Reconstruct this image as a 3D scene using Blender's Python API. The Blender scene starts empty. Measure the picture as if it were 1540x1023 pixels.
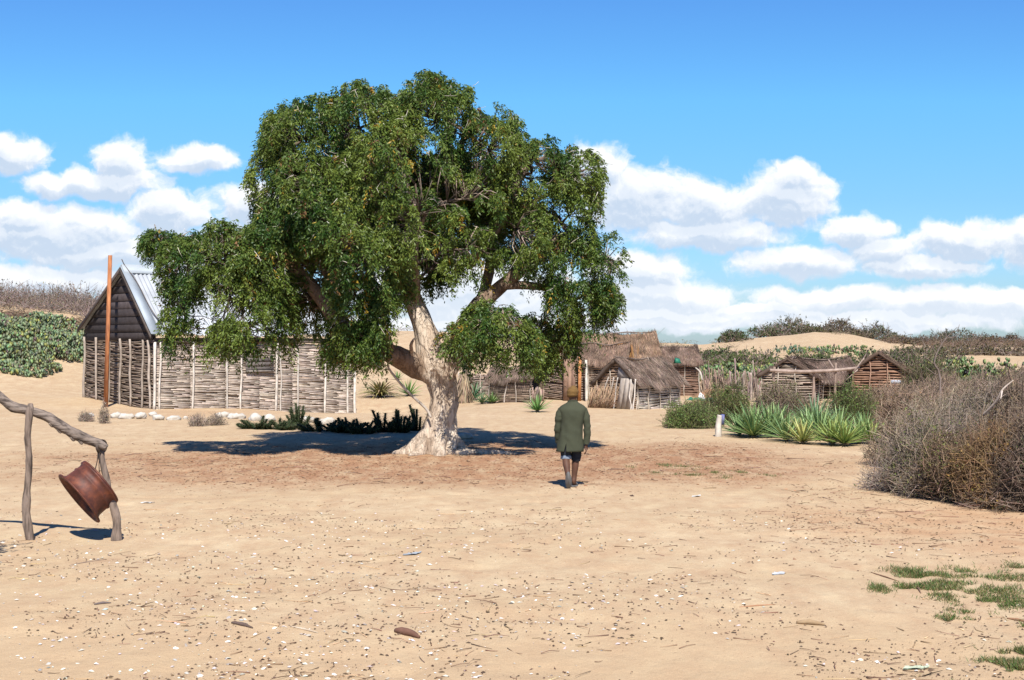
import bpy, math, random
import numpy as np
from mathutils import Vector, Matrix

SEED = 11
rng = np.random.default_rng(SEED)
random.seed(SEED)
R = math.radians
FPX, CX, HY, CAMH = 2139.0, 770.0, 520.0, 2.2
SC = bpy.context.scene
COL = SC.collection

# ------------------------------------------------------------------ noise
def _hash(i, j, k, s):
    n = (i * 374761393 + j * 668265263 + k * 2147483647 + s * 1274126177) & 0xffffffff
    n = ((n ^ (n >> 13)) * 1274126177) & 0xffffffff
    n = (n ^ (n >> 16)) & 0xffffffff
    return n / 4294967295.0

def vnoise(p, s=0):
    p = np.asarray(p, float)
    f0 = np.floor(p).astype(np.int64)
    f = p - f0
    f = f * f * (3 - 2 * f)
    out = 0
    for a in (0, 1):
        for b in (0, 1):
            for c in (0, 1):
                w = (f[..., 0] if a else 1 - f[..., 0]) * (f[..., 1] if b else 1 - f[..., 1]) * (f[..., 2] if c else 1 - f[..., 2])
                out = out + w * _hash(f0[..., 0] + a, f0[..., 1] + b, f0[..., 2] + c, s)
    return out * 2 - 1

def fbm(p, octv=4, s=0):
    p = np.asarray(p, float)
    o = 0; a = 1; t = 0
    for i in range(octv):
        o = o + a * vnoise(p * (2 ** i), s + i * 7)
        t += a; a *= .5
    return o / t

def sstep(t):
    t = np.clip(t, 0, 1)
    return t * t * (3 - 2 * t)

# ------------------------------------------------------------------ terrain
_px = [-600, 0, 110, 170, 260, 420, 600, 700, 870, 1000, 1060, 1120, 1180, 1225, 1262, 1300, 1360, 1450, 1540, 1900]
_cy = [452, 462, 470, 478, 486, 492, 499, 503, 512, 518, 521, 514, 509, 501, 503, 511, 521, 519, 519, 517]
_Yc = [85, 85, 86, 90, 95, 100, 100, 105, 120, 140, 150, 150, 150, 150, 150, 150, 155, 160, 160, 160]
_Y0 = [46, 50, 55, 58, 62, 62, 60, 58, 60, 62, 62, 66, 70, 72, 72, 70, 66, 62, 60, 55]
_H = [CAMH + (HY - c) / FPX * y for c, y in zip(_cy, _Yc)]

def gz(x, y):
    x = np.asarray(x, float); y = np.asarray(y, float)
    yy = np.maximum(y, 15)
    u = x / yy * FPX + CX
    H = np.interp(u, _px, _H); Yc = np.interp(u, _px, _Yc); Y0 = np.interp(u, _px, _Y0)
    z = H * sstep((y - Y0) / (Yc - Y0)) * (1 - .35 * sstep((y - Yc) / 200))
    far = sstep((y - 55) / 25) * (1 - sstep((y - 400) / 200))
    z = z + far * .45 * fbm(np.stack([x * .06, y * .06, 0 * x], -1), 3, 5)
    z = z - far * .55 * np.clip(.35 - np.abs(vnoise(np.stack([x * .16, y * .05, 0 * x], -1), 31)), 0, 1)
    z = z - .5 * np.exp(-((x + 5.5) / 3.6) ** 2 - ((y - 54) / 4.5) ** 2)
    z = z + .24 * np.exp(-((x + 17) / 3.0) ** 2 - ((y - 54) / 4) ** 2)
    near = 1 - sstep((y - 40) / 40)
    z = z + near * (.035 * fbm(np.stack([x * .5, y * .5, 0 * x], -1), 2, 9) + .016 * fbm(np.stack([x * 2.2, y * 1.6, 0 * x], -1), 2, 3))
    q = np.stack([x * 2.6, y * 2.2, 0 * x], -1)
    nn = 1 - sstep((y - 24) / 14)
    z = z - nn * .05 * np.clip(vnoise(q, 77) - .30, 0, 1) + nn * .03 * np.clip(vnoise(q + [.12, .3, 0], 77) - .42, 0, 1)
    return z

def gzs(x, y):
    return float(gz(np.array([x]), np.array([y]))[0])

def P(px, py, Y):
    return np.array([(px - CX) / FPX * Y, Y, CAMH - (py - HY) / FPX * Y])

def G(px, py):
    "ground point that the photograph shows at this pixel"
    Ys = np.concatenate([np.arange(7, 60, .05), np.arange(60, 200, .25)])
    X = (px - CX) / FPX * Ys; Z = CAMH - (py - HY) / FPX * Ys
    g = gz(X, Ys)
    i = np.argmax(Z <= g)
    if Z[i] > g[i]: i = len(Ys) - 1
    return np.array([X[i], Ys[i], g[i]])

def XG(px, Y):
    x = (px - CX) / FPX * Y
    return np.array([x, Y, gzs(x, Y)])

# ------------------------------------------------------------------ mesh builder
class MB:
    def __init__(s):
        s.v = []; s.q = []; s.t = []; s.c = []; s.n = 0
    def add(s, v, quads=None, tris=None, col=(1, 1, 1)):
        v = np.asarray(v, float).reshape(-1, 3)
        s.v.append(v)
        c = np.asarray(col, float)
        if c.ndim == 1: c = np.tile(c, (len(v), 1))
        s.c.append(c[:, :3])
        if quads is not None and len(quads): s.q.append(np.asarray(quads, np.int64).reshape(-1, 4) + s.n)
        if tris is not None and len(tris): s.t.append(np.asarray(tris, np.int64).reshape(-1, 3) + s.n)
        s.n += len(v)
    def build(s, name, mat, root=None, smooth=False):
        V = np.concatenate(s.v); C = np.concatenate(s.c)
        off = np.array(root.location) if root is not None else None
        if off is not None: V = V - off
        Q = np.concatenate(s.q) if s.q else np.zeros((0, 4), np.int64)
        T = np.concatenate(s.t) if s.t else np.zeros((0, 3), np.int64)
        me = bpy.data.meshes.new(name)
        me.vertices.add(len(V)); me.vertices.foreach_set('co', V.ravel())
        li = np.concatenate([Q.ravel(), T.ravel()])
        me.loops.add(len(li)); me.loops.foreach_set('vertex_index', li.astype(np.int32))
        me.polygons.add(len(Q) + len(T))
        ls = np.concatenate([np.arange(len(Q)) * 4, len(Q) * 4 + np.arange(len(T)) * 3])
        me.polygons.foreach_set('loop_start', ls.astype(np.int32))
        if smooth: me.polygons.foreach_set('use_smooth', np.ones(len(Q) + len(T), bool))
        me.update(calc_edges=True)
        a = me.color_attributes.new('Col', 'FLOAT_COLOR', 'POINT')
        a.data.foreach_set('color', np.concatenate([C, np.ones((len(C), 1))], 1).ravel())
        me.materials.append(mat)
        o = bpy.data.objects.new(name, me); COL.objects.link(o)
        if root is not None: o.parent = root
        return o

def frame(d):
    d = d / np.maximum(np.linalg.norm(d, axis=-1, keepdims=True), 1e-9)
    up = np.where(np.abs(d[..., 2:3]) > .9, np.array([1., 0, 0]), np.array([0, 0, 1.]))
    a = np.cross(d, up); a /= np.maximum(np.linalg.norm(a, axis=-1, keepdims=True), 1e-9)
    return d, a, np.cross(a, d)

def tube(mb, pts, rad, n=8, col=(1, 1, 1), mod=None, cap=True, sub=0, squash=None):
    "smooth-ish tube through pts; mod(theta, t, P)->radius factor"
    pts = np.asarray(pts, float); rad = np.asarray(rad, float)
    if rad.ndim == 0: rad = np.full(len(pts), float(rad))
    if sub:
        m = (len(pts) - 1) * sub + 1
        t = np.linspace(0, len(pts) - 1, m)
        i = np.clip(t.astype(int), 0, len(pts) - 2); f = (t - i)[:, None]
        p0 = pts[np.clip(i - 1, 0, None)]; p1 = pts[i]; p2 = pts[i + 1]; p3 = pts[np.clip(i + 2, None, len(pts) - 1)]
        pts2 = .5 * ((2 * p1) + (-p0 + p2) * f + (2 * p0 - 5 * p1 + 4 * p2 - p3) * f ** 2 + (-p0 + 3 * p1 - 3 * p2 + p3) * f ** 3)
        rad = np.interp(t, np.arange(len(pts)), rad); pts = pts2
    m = len(pts)
    tan = np.gradient(pts, axis=0)
    tan /= np.maximum(np.linalg.norm(tan, axis=1, keepdims=True), 1e-9)
    _, a, _ = frame(tan[0]); A = [a]
    for i in range(1, m):
        a = A[-1] - tan[i] * np.dot(A[-1], tan[i]); a /= max(np.linalg.norm(a), 1e-9); A.append(a)
    A = np.array(A); B = np.cross(tan, A)
    th = np.arange(n) / n * 2 * np.pi
    c = np.cos(th)[None, :, None]; s_ = np.sin(th)[None, :, None]
    dirs = A[:, None] * c + B[:, None] * s_
    r = rad[:, None] * np.ones((1, n))
    if mod is not None:
        r = r * mod(np.tile(th, (m, 1)), np.tile(np.linspace(0, 1, m)[:, None], (1, n)), pts[:, None] + dirs * r[..., None])
    V = pts[:, None] + dirs * r[..., None]
    if squash is not None: V = squash(V)
    V = V.reshape(-1, 3)
    i = np.arange(m - 1)[:, None] * n; j = np.arange(n)[None]; j2 = (j + 1) % n
    Q = np.stack([i + j, i + j2, i + n + j2, i + n + j], -1).reshape(-1, 4)
    T = None
    if cap:
        V = np.concatenate([V, pts[:1], pts[-1:]])
        b = m * n; jj = np.arange(n); k = (jj + 1) % n
        T = np.concatenate([np.stack([k, jj, np.full(n, b)], 1), np.stack([jj + (m - 1) * n, k + (m - 1) * n, np.full(n, b + 1)], 1)])
    c_ = np.asarray(col, float)
    if c_.ndim == 2:
        c_ = np.concatenate([np.repeat(c_, n, 0)] + ([c_[:1], c_[-1:]] if cap else []))
    mb.add(V, Q, T, c_)

def sticks(mb, A, B, ra, rb=None, n=4, col=(1, 1, 1), bend=0.0, cap=True):
    "many thin sticks at once; each has a bent middle"
    A = np.asarray(A, float); B = np.asarray(B, float); N = len(A)
    if N == 0: return
    ra = np.broadcast_to(np.asarray(ra, float), (N,)); rb = ra if rb is None else np.broadcast_to(np.asarray(rb, float), (N,))
    d, a, b = frame(B - A)
    L = np.linalg.norm(B - A, axis=1)
    K = 3 if bend else 2
    rings = []
    ph = rng.random(N) * 6.28
    bo = (a * np.cos(ph)[:, None] + b * np.sin(ph)[:, None]) * (bend * L * rng.normal(0, 1, N))[:, None] if bend else 0
    for k in range(K):
        t = k / (K - 1)
        c0 = A * (1 - t) + B * t + (bo if (K == 3 and k == 1) else 0)
        r = ra * (1 - t) + rb * t
        for j in range(n):
            th = j / n * 2 * np.pi
            rings.append(c0 + (a * np.cos(th) + b * np.sin(th)) * r[:, None])
    V = np.stack(rings, 1)
    base = np.arange(N)[:, None, None] * (K * n)
    q = []
    for k in range(K - 1):
        for j in range(n):
            j2 = (j + 1) % n
            q.append([k * n + j, k * n + j2, (k + 1) * n + j2, (k + 1) * n + j])
    Q = (np.array(q)[None] + base).reshape(-1, 4)
    T = None
    if cap and n >= 3:
        t_ = []
        for j in range(1, n - 1):
            t_.append([0, j + 1, j]); o = (K - 1) * n; t_.append([o, o + j, o + j + 1])
        T = (np.array(t_)[None] + base).reshape(-1, 3)
    c = np.asarray(col, float)
    if c.ndim == 2: c = np.repeat(c, K * n, 0)
    mb.add(V.reshape(-1, 3), Q, T, c)

def leaves(mb, p, d, side, L, W, col, fold=0.0):
    "rhombic leaves"
    N = len(p)
    L = np.broadcast_to(L, (N,))[:, None]; W = np.broadcast_to(W, (N,))[:, None]
    nrm = np.cross(d, side)
    m = p + d * L * .45
    V = np.stack([p, m + side * W / 2 + nrm * W * fold, p + d * L, m - side * W / 2 + nrm * W * fold], 1)
    Q = np.arange(N * 4).reshape(N, 4)
    c = np.repeat(col, 4, 0) if np.asarray(col).ndim == 2 else col
    mb.add(V.reshape(-1, 3), Q, None, c)

def box(mb, c, s, rot=None, col=(1, 1, 1), jit=0):
    s = np.asarray(s) / 2.
    v = np.array([[x, y, z] for x in (-1, 1) for y in (-1, 1) for z in (-1, 1)], float) * s
    if jit: v += rng.normal(0, jit, v.shape)
    if rot is not None: v = v @ np.asarray(rot, float).T
    v += np.asarray(c)
    mb.add(v, [[0, 1, 3, 2], [4, 6, 7, 5], [0, 4, 5, 1], [2, 3, 7, 6], [0, 2, 6, 4], [1, 5, 7, 3]], None, col)

def slab(mb, a, b, c, d, th, col=(1, 1, 1)):
    "thick quad a b c d (any plane), thickness th behind the a-b-c normal"
    q = np.array([a, b, c, d], float)
    n = np.cross(q[1] - q[0], q[2] - q[0]); n /= np.linalg.norm(n)
    v = np.concatenate([q, q - n * th])
    mb.add(v, [[0, 1, 2, 3], [7, 6, 5, 4], [0, 4, 5, 1], [1, 5, 6, 2], [2, 6, 7, 3], [3, 7, 4, 0]], None, col)

def rot_z(a):
    c, s = math.cos(a), math.sin(a)
    return np.array([[c, -s, 0], [s, c, 0], [0, 0, 1.]])

def runit(N):
    v = rng.normal(0, 1, (N, 3))
    return v / np.linalg.norm(v, axis=1, keepdims=True)

def vary(base, N, amt=.15, hue=.05):
    base = np.asarray(base, float)
    k = 1 + rng.normal(0, amt, (N, 1))
    h = 1 + rng.normal(0, hue, (N, 3))
    return np.clip(base[None] * k * h, .004, .95)

# ------------------------------------------------------------------ tags
def tag(o, label=None, cat=None, group=None, kind=None):
    if label: o['label'] = label
    if cat: o['category'] = cat
    if group: o['group'] = group
    if kind: o['kind'] = kind
    return o

def empty(name, loc, label, cat, group=None):
    o = bpy.data.objects.new(name, None); COL.objects.link(o)
    o.location = Vector([float(q) for q in loc]); o.empty_display_size = .2
    return tag(o, label, cat, group)

def origin_at(o, p):
    "move a one-mesh thing's origin to its base"
    p = Vector([float(q) for q in p])
    o.data.transform(Matrix.Translation(-p)); o.location = p
    return o

# ------------------------------------------------------------------ materials
def nodes(name):
    m = bpy.data.materials.new(name); m.use_nodes = True
    nt = m.node_tree; nt.nodes.clear()
    out = nt.nodes.new('ShaderNodeOutputMaterial')
    b = nt.nodes.new('ShaderNodeBsdfPrincipled')
    nt.links.new(b.outputs[0], out.inputs[0])
    return m, nt, b, out

def N_(nt, t, **k):
    n = nt.nodes.new(t)
    for a, v in k.items():
        if a.startswith('i_'):
            n.inputs[a[2:].replace('_', ' ')].default_value = v
        else: setattr(n, a, v)
    return n

def mat(name, c1=(.5, .5, .5), c2=None, scale=4., rough=.9, bump=.3, bscale=30., stretch=(1, 1, 1), attr=False, trans=0., metal=0., spec=.3, bdist=.01, contrast=(.3, .7)):
    m, nt, b, out = nodes(name); L = nt.links.new
    tc = N_(nt, 'ShaderNodeTexCoord'); mp = N_(nt, 'ShaderNodeMapping'); mp.inputs['Scale'].default_value = stretch
    L(tc.outputs['Object'], mp.inputs[0])
    ns = N_(nt, 'ShaderNodeTexNoise'); ns.inputs['Scale'].default_value = scale; ns.inputs['Detail'].default_value = 5
    L(mp.outputs[0], ns.inputs['Vector'])
    rp = N_(nt, 'ShaderNodeMapRange'); rp.inputs[1].default_value = contrast[0]; rp.inputs[2].default_value = contrast[1]
    L(ns.outputs[0], rp.inputs[0])
    mx = N_(nt, 'ShaderNodeMix', data_type='RGBA')
    mx.inputs[6].default_value = (*c1, 1); mx.inputs[7].default_value = (*(c2 or c1), 1)
    L(rp.outputs[0], mx.inputs[0])
    col = mx.outputs[2]
    if attr:
        at = N_(nt, 'ShaderNodeAttribute', attribute_name='Col')
        m2 = N_(nt, 'ShaderNodeMix', data_type='RGBA', blend_type='MULTIPLY'); m2.inputs[0].default_value = 1
        L(at.outputs[0], m2.inputs[6]); L(col, m2.inputs[7]); col = m2.outputs[2]
    L(col, b.inputs['Base Color'])
    b.inputs['Roughness'].default_value = rough; b.inputs['Metallic'].default_value = metal
    b.inputs['Specular IOR Level'].default_value = spec
    if bump:
        n2 = N_(nt, 'ShaderNodeTexNoise'); n2.inputs['Scale'].default_value = bscale; n2.inputs['Detail'].default_value = 4
        L(mp.outputs[0], n2.inputs['Vector'])
        bp = N_(nt, 'ShaderNodeBump'); bp.inputs['Strength'].default_value = bump; bp.inputs['Distance'].default_value = bdist
        L(n2.outputs[0], bp.inputs['Height']); L(bp.outputs[0], b.inputs['Normal'])
    if trans:
        tr = N_(nt, 'ShaderNodeBsdfTranslucent'); L(col, tr.inputs[0])
        ms = N_(nt, 'ShaderNodeMixShader'); ms.inputs[0].default_value = trans
        L(b.outputs[0], ms.inputs[1]); L(tr.outputs[0], ms.inputs[2]); L(ms.outputs[0], out.inputs[0])
    return m

W1 = (1, 1, 1)
M = {}
M['leaf'] = mat('leaf', W1, (.75, .8, .7), 2., .5, 0, attr=True, trans=.16, spec=.35)
M['leafdry'] = mat('leaf_dull', W1, (.8, .8, .75), 3., .8, 0, attr=True, trans=.12, spec=.2)
M['twig'] = mat('twig', W1, (.7, .68, .66), 6., .85, 0, attr=True, spec=.2)
M['wood'] = mat('weathered_wood', W1, (.6, .57, .54), 5., .85, .5, 40., (1, 1, 1), attr=True, bdist=.008)
M['thatch'] = mat('thatch', W1, (.7, .66, .62), 2.5, .9, .3, 30., attr=True)
M['succ'] = mat('succulent', W1, (.85, .88, .8), 4., .45, 0, attr=True, trans=.08, spec=.4)
M['stone'] = mat('pale_stone', (.60, .57, .52), (.32, .28, .23), 4., .9, .6, 14., bdist=.02)
M['cloth'] = mat('jacket_cloth', (.052, .058, .035), (.040, .045, .028), 6., .9, .35, 60., attr=True, bdist=.006)
M['denim'] = mat('dark_denim', (.012, .014, .02), (.022, .026, .036), 20., .9, .3, 80., bdist=.003)
M['cuff'] = mat('denim_cuff', (.22, .27, .34), (.12, .15, .2), 30., .9, .3, 80., bdist=.003)
M['skin'] = mat('skin', (.105, .05, .031), (.075, .036, .023), 12., .55, .2, 60., bdist=.002)
M['hat'] = mat('knit_hat', (.18, .105, .035), (.12, .068, .022), 18., .95, .6, 120., (1, 1, 3), bdist=.006)
M['rubber'] = mat('sandal_rubber', (.15, .15, .152), (.11, .108, .108), 14., .85, .3, 90., bdist=.003)
M['logx'] = mat('cracked_grey_log', (.22, .175, .145), (.045, .034, .028), 26., .85, .9, 40., (.18, 1, 1), attr=False, bdist=.02, contrast=(.42, .66))
M['logz'] = mat('cracked_grey_post', (.21, .16, .13), (.06, .045, .036), 26., .85, .9, 40., (1, 1, .16), attr=False, bdist=.02, contrast=(.45, .68))
M['wire'] = mat('wire', (.08, .06, .05), None, 10., .6, 0)
M['tarp'] = mat('green_tarp', (.02, .13, .08), (.03, .19, .12), 5., .5, .3, 9., bdist=.03)
M['white'] = mat('white_sack', (.72, .72, .72), (.5, .5, .52), 6., .8, .4, 12., bdist=.02)
M['blue'] = mat('blue_paint', (.07, .09, .3), (.2, .2, .28), 14., .7, .3, 40.)

def rust_mat():
    m, nt, b, out = nodes('rusted_steel'); L = nt.links.new
    tc = N_(nt, 'ShaderNodeTexCoord')
    n1 = N_(nt, 'ShaderNodeTexNoise'); n1.inputs['Scale'].default_value = 7; n1.inputs['Detail'].default_value = 8; n1.inputs['Roughness'].default_value = .65
    L(tc.outputs['Object'], n1.inputs['Vector'])
    cr = N_(nt, 'ShaderNodeValToRGB'); e = cr.color_ramp.elements
    e[0].position = .3; e[0].color = (.03, .012, .01, 1); e[1].position = .8; e[1].color = (.33, .09, .035, 1)
    x = cr.color_ramp.elements.new(.52); x.color = (.105, .032, .02, 1)
    x = cr.color_ramp.elements.new(.64); x.color = (.17, .05, .024, 1)
    L(n1.outputs[0], cr.inputs[0]); L(cr.outputs[0], b.inputs['Base Color'])
    b.inputs['Roughness'].default_value = .62; b.inputs['Metallic'].default_value = .15
    n2 = N_(nt, 'ShaderNodeTexNoise'); n2.inputs['Scale'].default_value = 50; n2.inputs['Detail'].default_value = 5
    L(tc.outputs['Object'], n2.inputs['Vector'])
    bp = N_(nt, 'ShaderNodeBump'); bp.inputs['Strength'].default_value = .5; bp.inputs['Distance'].default_value = .004
    L(n2.outputs[0], bp.inputs['Height']); L(bp.outputs[0], b.inputs['Normal'])
    return m
M['rust'] = rust_mat()

def bark_mat():
    m, nt, b, out = nodes('pale_bark'); L = nt.links.new
    tc = N_(nt, 'ShaderNodeTexCoord'); mp = N_(nt, 'ShaderNodeMapping'); mp.inputs['Scale'].default_value = (1.2, 1.2, .35)
    L(tc.outputs['Object'], mp.inputs[0])
    n0 = N_(nt, 'ShaderNodeTexNoise'); n0.inputs['Scale'].default_value = 3.; n0.inputs['Detail'].default_value = 5
    L(mp.outputs[0], n0.inputs['Vector'])
    va = N_(nt, 'ShaderNodeVectorMath', operation='ADD'); L(mp.outputs[0], va.inputs[0]); L(n0.outputs['Color'], va.inputs[1])
    v = N_(nt, 'ShaderNodeTexVoronoi', feature='DISTANCE_TO_EDGE'); v.inputs['Scale'].default_value = 6.5
    L(va.outputs[0], v.inputs['Vector'])
    mr = N_(nt, 'ShaderNodeMapRange'); mr.inputs[1].default_value = 0; mr.inputs[2].default_value = .07; mr.inputs[3].default_value = .55
    L(v.outputs[0], mr.inputs[0])
    n1 = N_(nt, 'ShaderNodeTexNoise'); n1.inputs['Scale'].default_value = 3.4; n1.inputs['Detail'].default_value = 9; n1.inputs['Roughness'].default_value = .7
    L(mp.outputs[0], n1.inputs['Vector'])
    cr = N_(nt, 'ShaderNodeValToRGB'); e = cr.color_ramp.elements
    e[0].position = .3; e[0].color = (.20, .135, .09, 1); e[1].position = .64; e[1].color = (.60, .51, .41, 1)
    x = cr.color_ramp.elements.new(.46); x.color = (.43, .34, .26, 1)
    L(n1.outputs[0], cr.inputs[0])
    mx = N_(nt, 'ShaderNodeMix', data_type='RGBA'); mx.inputs[6].default_value = (.16, .11, .075, 1)
    L(mr.outputs[0], mx.inputs[0]); L(cr.outputs[0], mx.inputs[7])
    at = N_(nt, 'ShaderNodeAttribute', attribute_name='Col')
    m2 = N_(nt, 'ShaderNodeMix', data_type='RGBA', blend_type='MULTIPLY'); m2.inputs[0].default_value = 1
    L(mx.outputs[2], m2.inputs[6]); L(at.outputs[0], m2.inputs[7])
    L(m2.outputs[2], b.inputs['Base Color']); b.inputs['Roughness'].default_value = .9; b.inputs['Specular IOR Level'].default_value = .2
    ad = N_(nt, 'ShaderNodeMath', operation='ADD'); L(mr.outputs[0], ad.inputs[0])
    n2 = N_(nt, 'ShaderNodeTexNoise'); n2.inputs['Scale'].default_value = 20; n2.inputs['Detail'].default_value = 5
    L(mp.outputs[0], n2.inputs['Vector']); L(n2.outputs[0], ad.inputs[1])
    bp = N_(nt, 'ShaderNodeBump'); bp.inputs['Strength'].default_value = .8; bp.inputs['Distance'].default_value = .03
    L(ad.outputs[0], bp.inputs['Height']); L(bp.outputs[0], b.inputs['Normal'])
    return m
M['bark'] = bark_mat()

def sand_mat():
    m, nt, b, out = nodes('sand'); L = nt.links.new
    tc = N_(nt, 'ShaderNodeTexCoord')
    at = N_(nt, 'ShaderNodeAttribute', attribute_name='Col')
    sp = N_(nt, 'ShaderNodeSeparateColor'); L(at.outputs[0], sp.inputs[0])
    def noise(s, d=6, r=.6, strch=None):
        n = N_(nt, 'ShaderNodeTexNoise'); n.inputs['Scale'].default_value = s; n.inputs['Detail'].default_value = d; n.inputs['Roughness'].default_value = r
        if strch:
            mp = N_(nt, 'ShaderNodeMapping'); mp.inputs['Scale'].default_value = strch; L(tc.outputs['Object'], mp.inputs[0]); L(mp.outputs[0], n.inputs['Vector'])
        else: L(tc.outputs['Object'], n.inputs['Vector'])
        return n.outputs[0]
    def rng_(x, a, b_, c=0., d=1.):
        n = N_(nt, 'ShaderNodeMapRange'); n.inputs[1].default_value = a; n.inputs[2].default_value = b_; n.inputs[3].default_value = c; n.inputs[4].default_value = d
        L(x, n.inputs[0]); return n.outputs[0]
    def mix(f, a, c, bt='MIX'):
        n = N_(nt, 'ShaderNodeMix', data_type='RGBA', blend_type=bt)
        if isinstance(f, (int, float)): n.inputs[0].default_value = f
        else: L(f, n.inputs[0])
        for k, q in ((6, a), (7, c)):
            if isinstance(q, tuple): n.inputs[k].default_value = (*q, 1)
            else: L(q, n.inputs[k])
        return n.outputs[2]
    def mul(a, c, op='MULTIPLY'):
        n = N_(nt, 'ShaderNodeMath', operation=op, use_clamp=True)
        for k, q in ((0, a), (1, c)):
            if isinstance(q, (int, float)): n.inputs[k].default_value = q
            else: L(q, n.inputs[k])
        return n.outputs[0]
    base = mix(rng_(noise(.35, 5), .35, .65), (.485, .366, .225), (.54, .425, .275))
    base = mix(rng_(noise(3.0, 6, .7, (1, .45, 1)), .35, .7), base, (.42, .285, .175))
    # pinkish coarse foreground
    base = mix(mul(sp.outputs[1], .7), base, (.455, .325, .195))
    # leaf litter zone round the tree: rusty brown, broken up
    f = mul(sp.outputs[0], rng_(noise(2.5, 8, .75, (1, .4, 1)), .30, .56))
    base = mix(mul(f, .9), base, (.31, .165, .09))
    # orange bare earth by the thorn brush
    f = mul(sp.outputs[2], rng_(noise(1.2, 7, .65), .3, .6))
    base = mix(mul(f, .6), base, (.42, .235, .125))
    # fine speckle
    sg = rng_(noise(160., 2, .5), .3, .7, .82, 1.16)
    cb = N_(nt, 'ShaderNodeCombineColor'); [L(sg, cb.inputs[k]) for k in range(3)]
    base = mix(1.0, base, cb.outputs[0], 'MULTIPLY')
    vo = N_(nt, 'ShaderNodeTexVoronoi'); vo.inputs['Scale'].default_value = 16.; L(tc.outputs['Object'], vo.inputs['Vector'])
    spk = mul(rng_(vo.outputs['Distance'], .1, .16, 1, 0), rng_(noise(1.1, 4), .42, .6))
    base = mix(mul(spk, .55), base, (.17, .10, .065))
    L(base, b.inputs['Base Color']); b.inputs['Roughness'].default_value = .95; b.inputs['Specular IOR Level'].default_value = .15
    b1 = N_(nt, 'ShaderNodeBump'); b1.inputs['Strength'].default_value = .55; b1.inputs['Distance'].default_value = .05
    L(noise(4.5, 5, .55, (1, .7, 1)), b1.inputs['Height'])
    b2 = N_(nt, 'ShaderNodeBump'); b2.inputs['Strength'].default_value = .5; b2.inputs['Distance'].default_value = .012
    L(noise(38., 5, .65), b2.inputs['Height']); L(b1.outputs[0], b2.inputs['Normal']); L(b2.outputs[0], b.inputs['Normal'])
    return m
M['sand'] = sand_mat()

# ------------------------------------------------------------------ camera, sun, sky
cam = bpy.data.cameras.new('camera'); co = bpy.data.objects.new('camera', cam); COL.objects.link(co)
co.location = (0, 0, CAMH); co.rotation_euler = (R(90), 0, 0)
cam.lens = 36 * FPX / 1540; cam.sensor_width = 36; cam.shift_y = 8.5 / 1540
cam.clip_end = 6000; cam.clip_start = .1
SC.camera = co

SUN_EL, SUN_AZ = 50.0, 186.0      # azimuth: shadows fall to +Y and a little to -X
# direction TO the sun
sd = Vector((math.sin(R(5.5)) * math.cos(R(SUN_EL)), -math.cos(R(5.5)) * math.cos(R(SUN_EL)), math.sin(R(SUN_EL))))
sl = bpy.data.lights.new('sun', 'SUN'); sl.energy = 4.7; sl.angle = R(.5); sl.color = (1, .94, .85)
so = bpy.data.objects.new('sun', sl); COL.objects.link(so)
so.rotation_euler = (-sd).to_track_quat('-Z', 'Y').to_euler(); so.location = (0, -20, 40)

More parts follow.
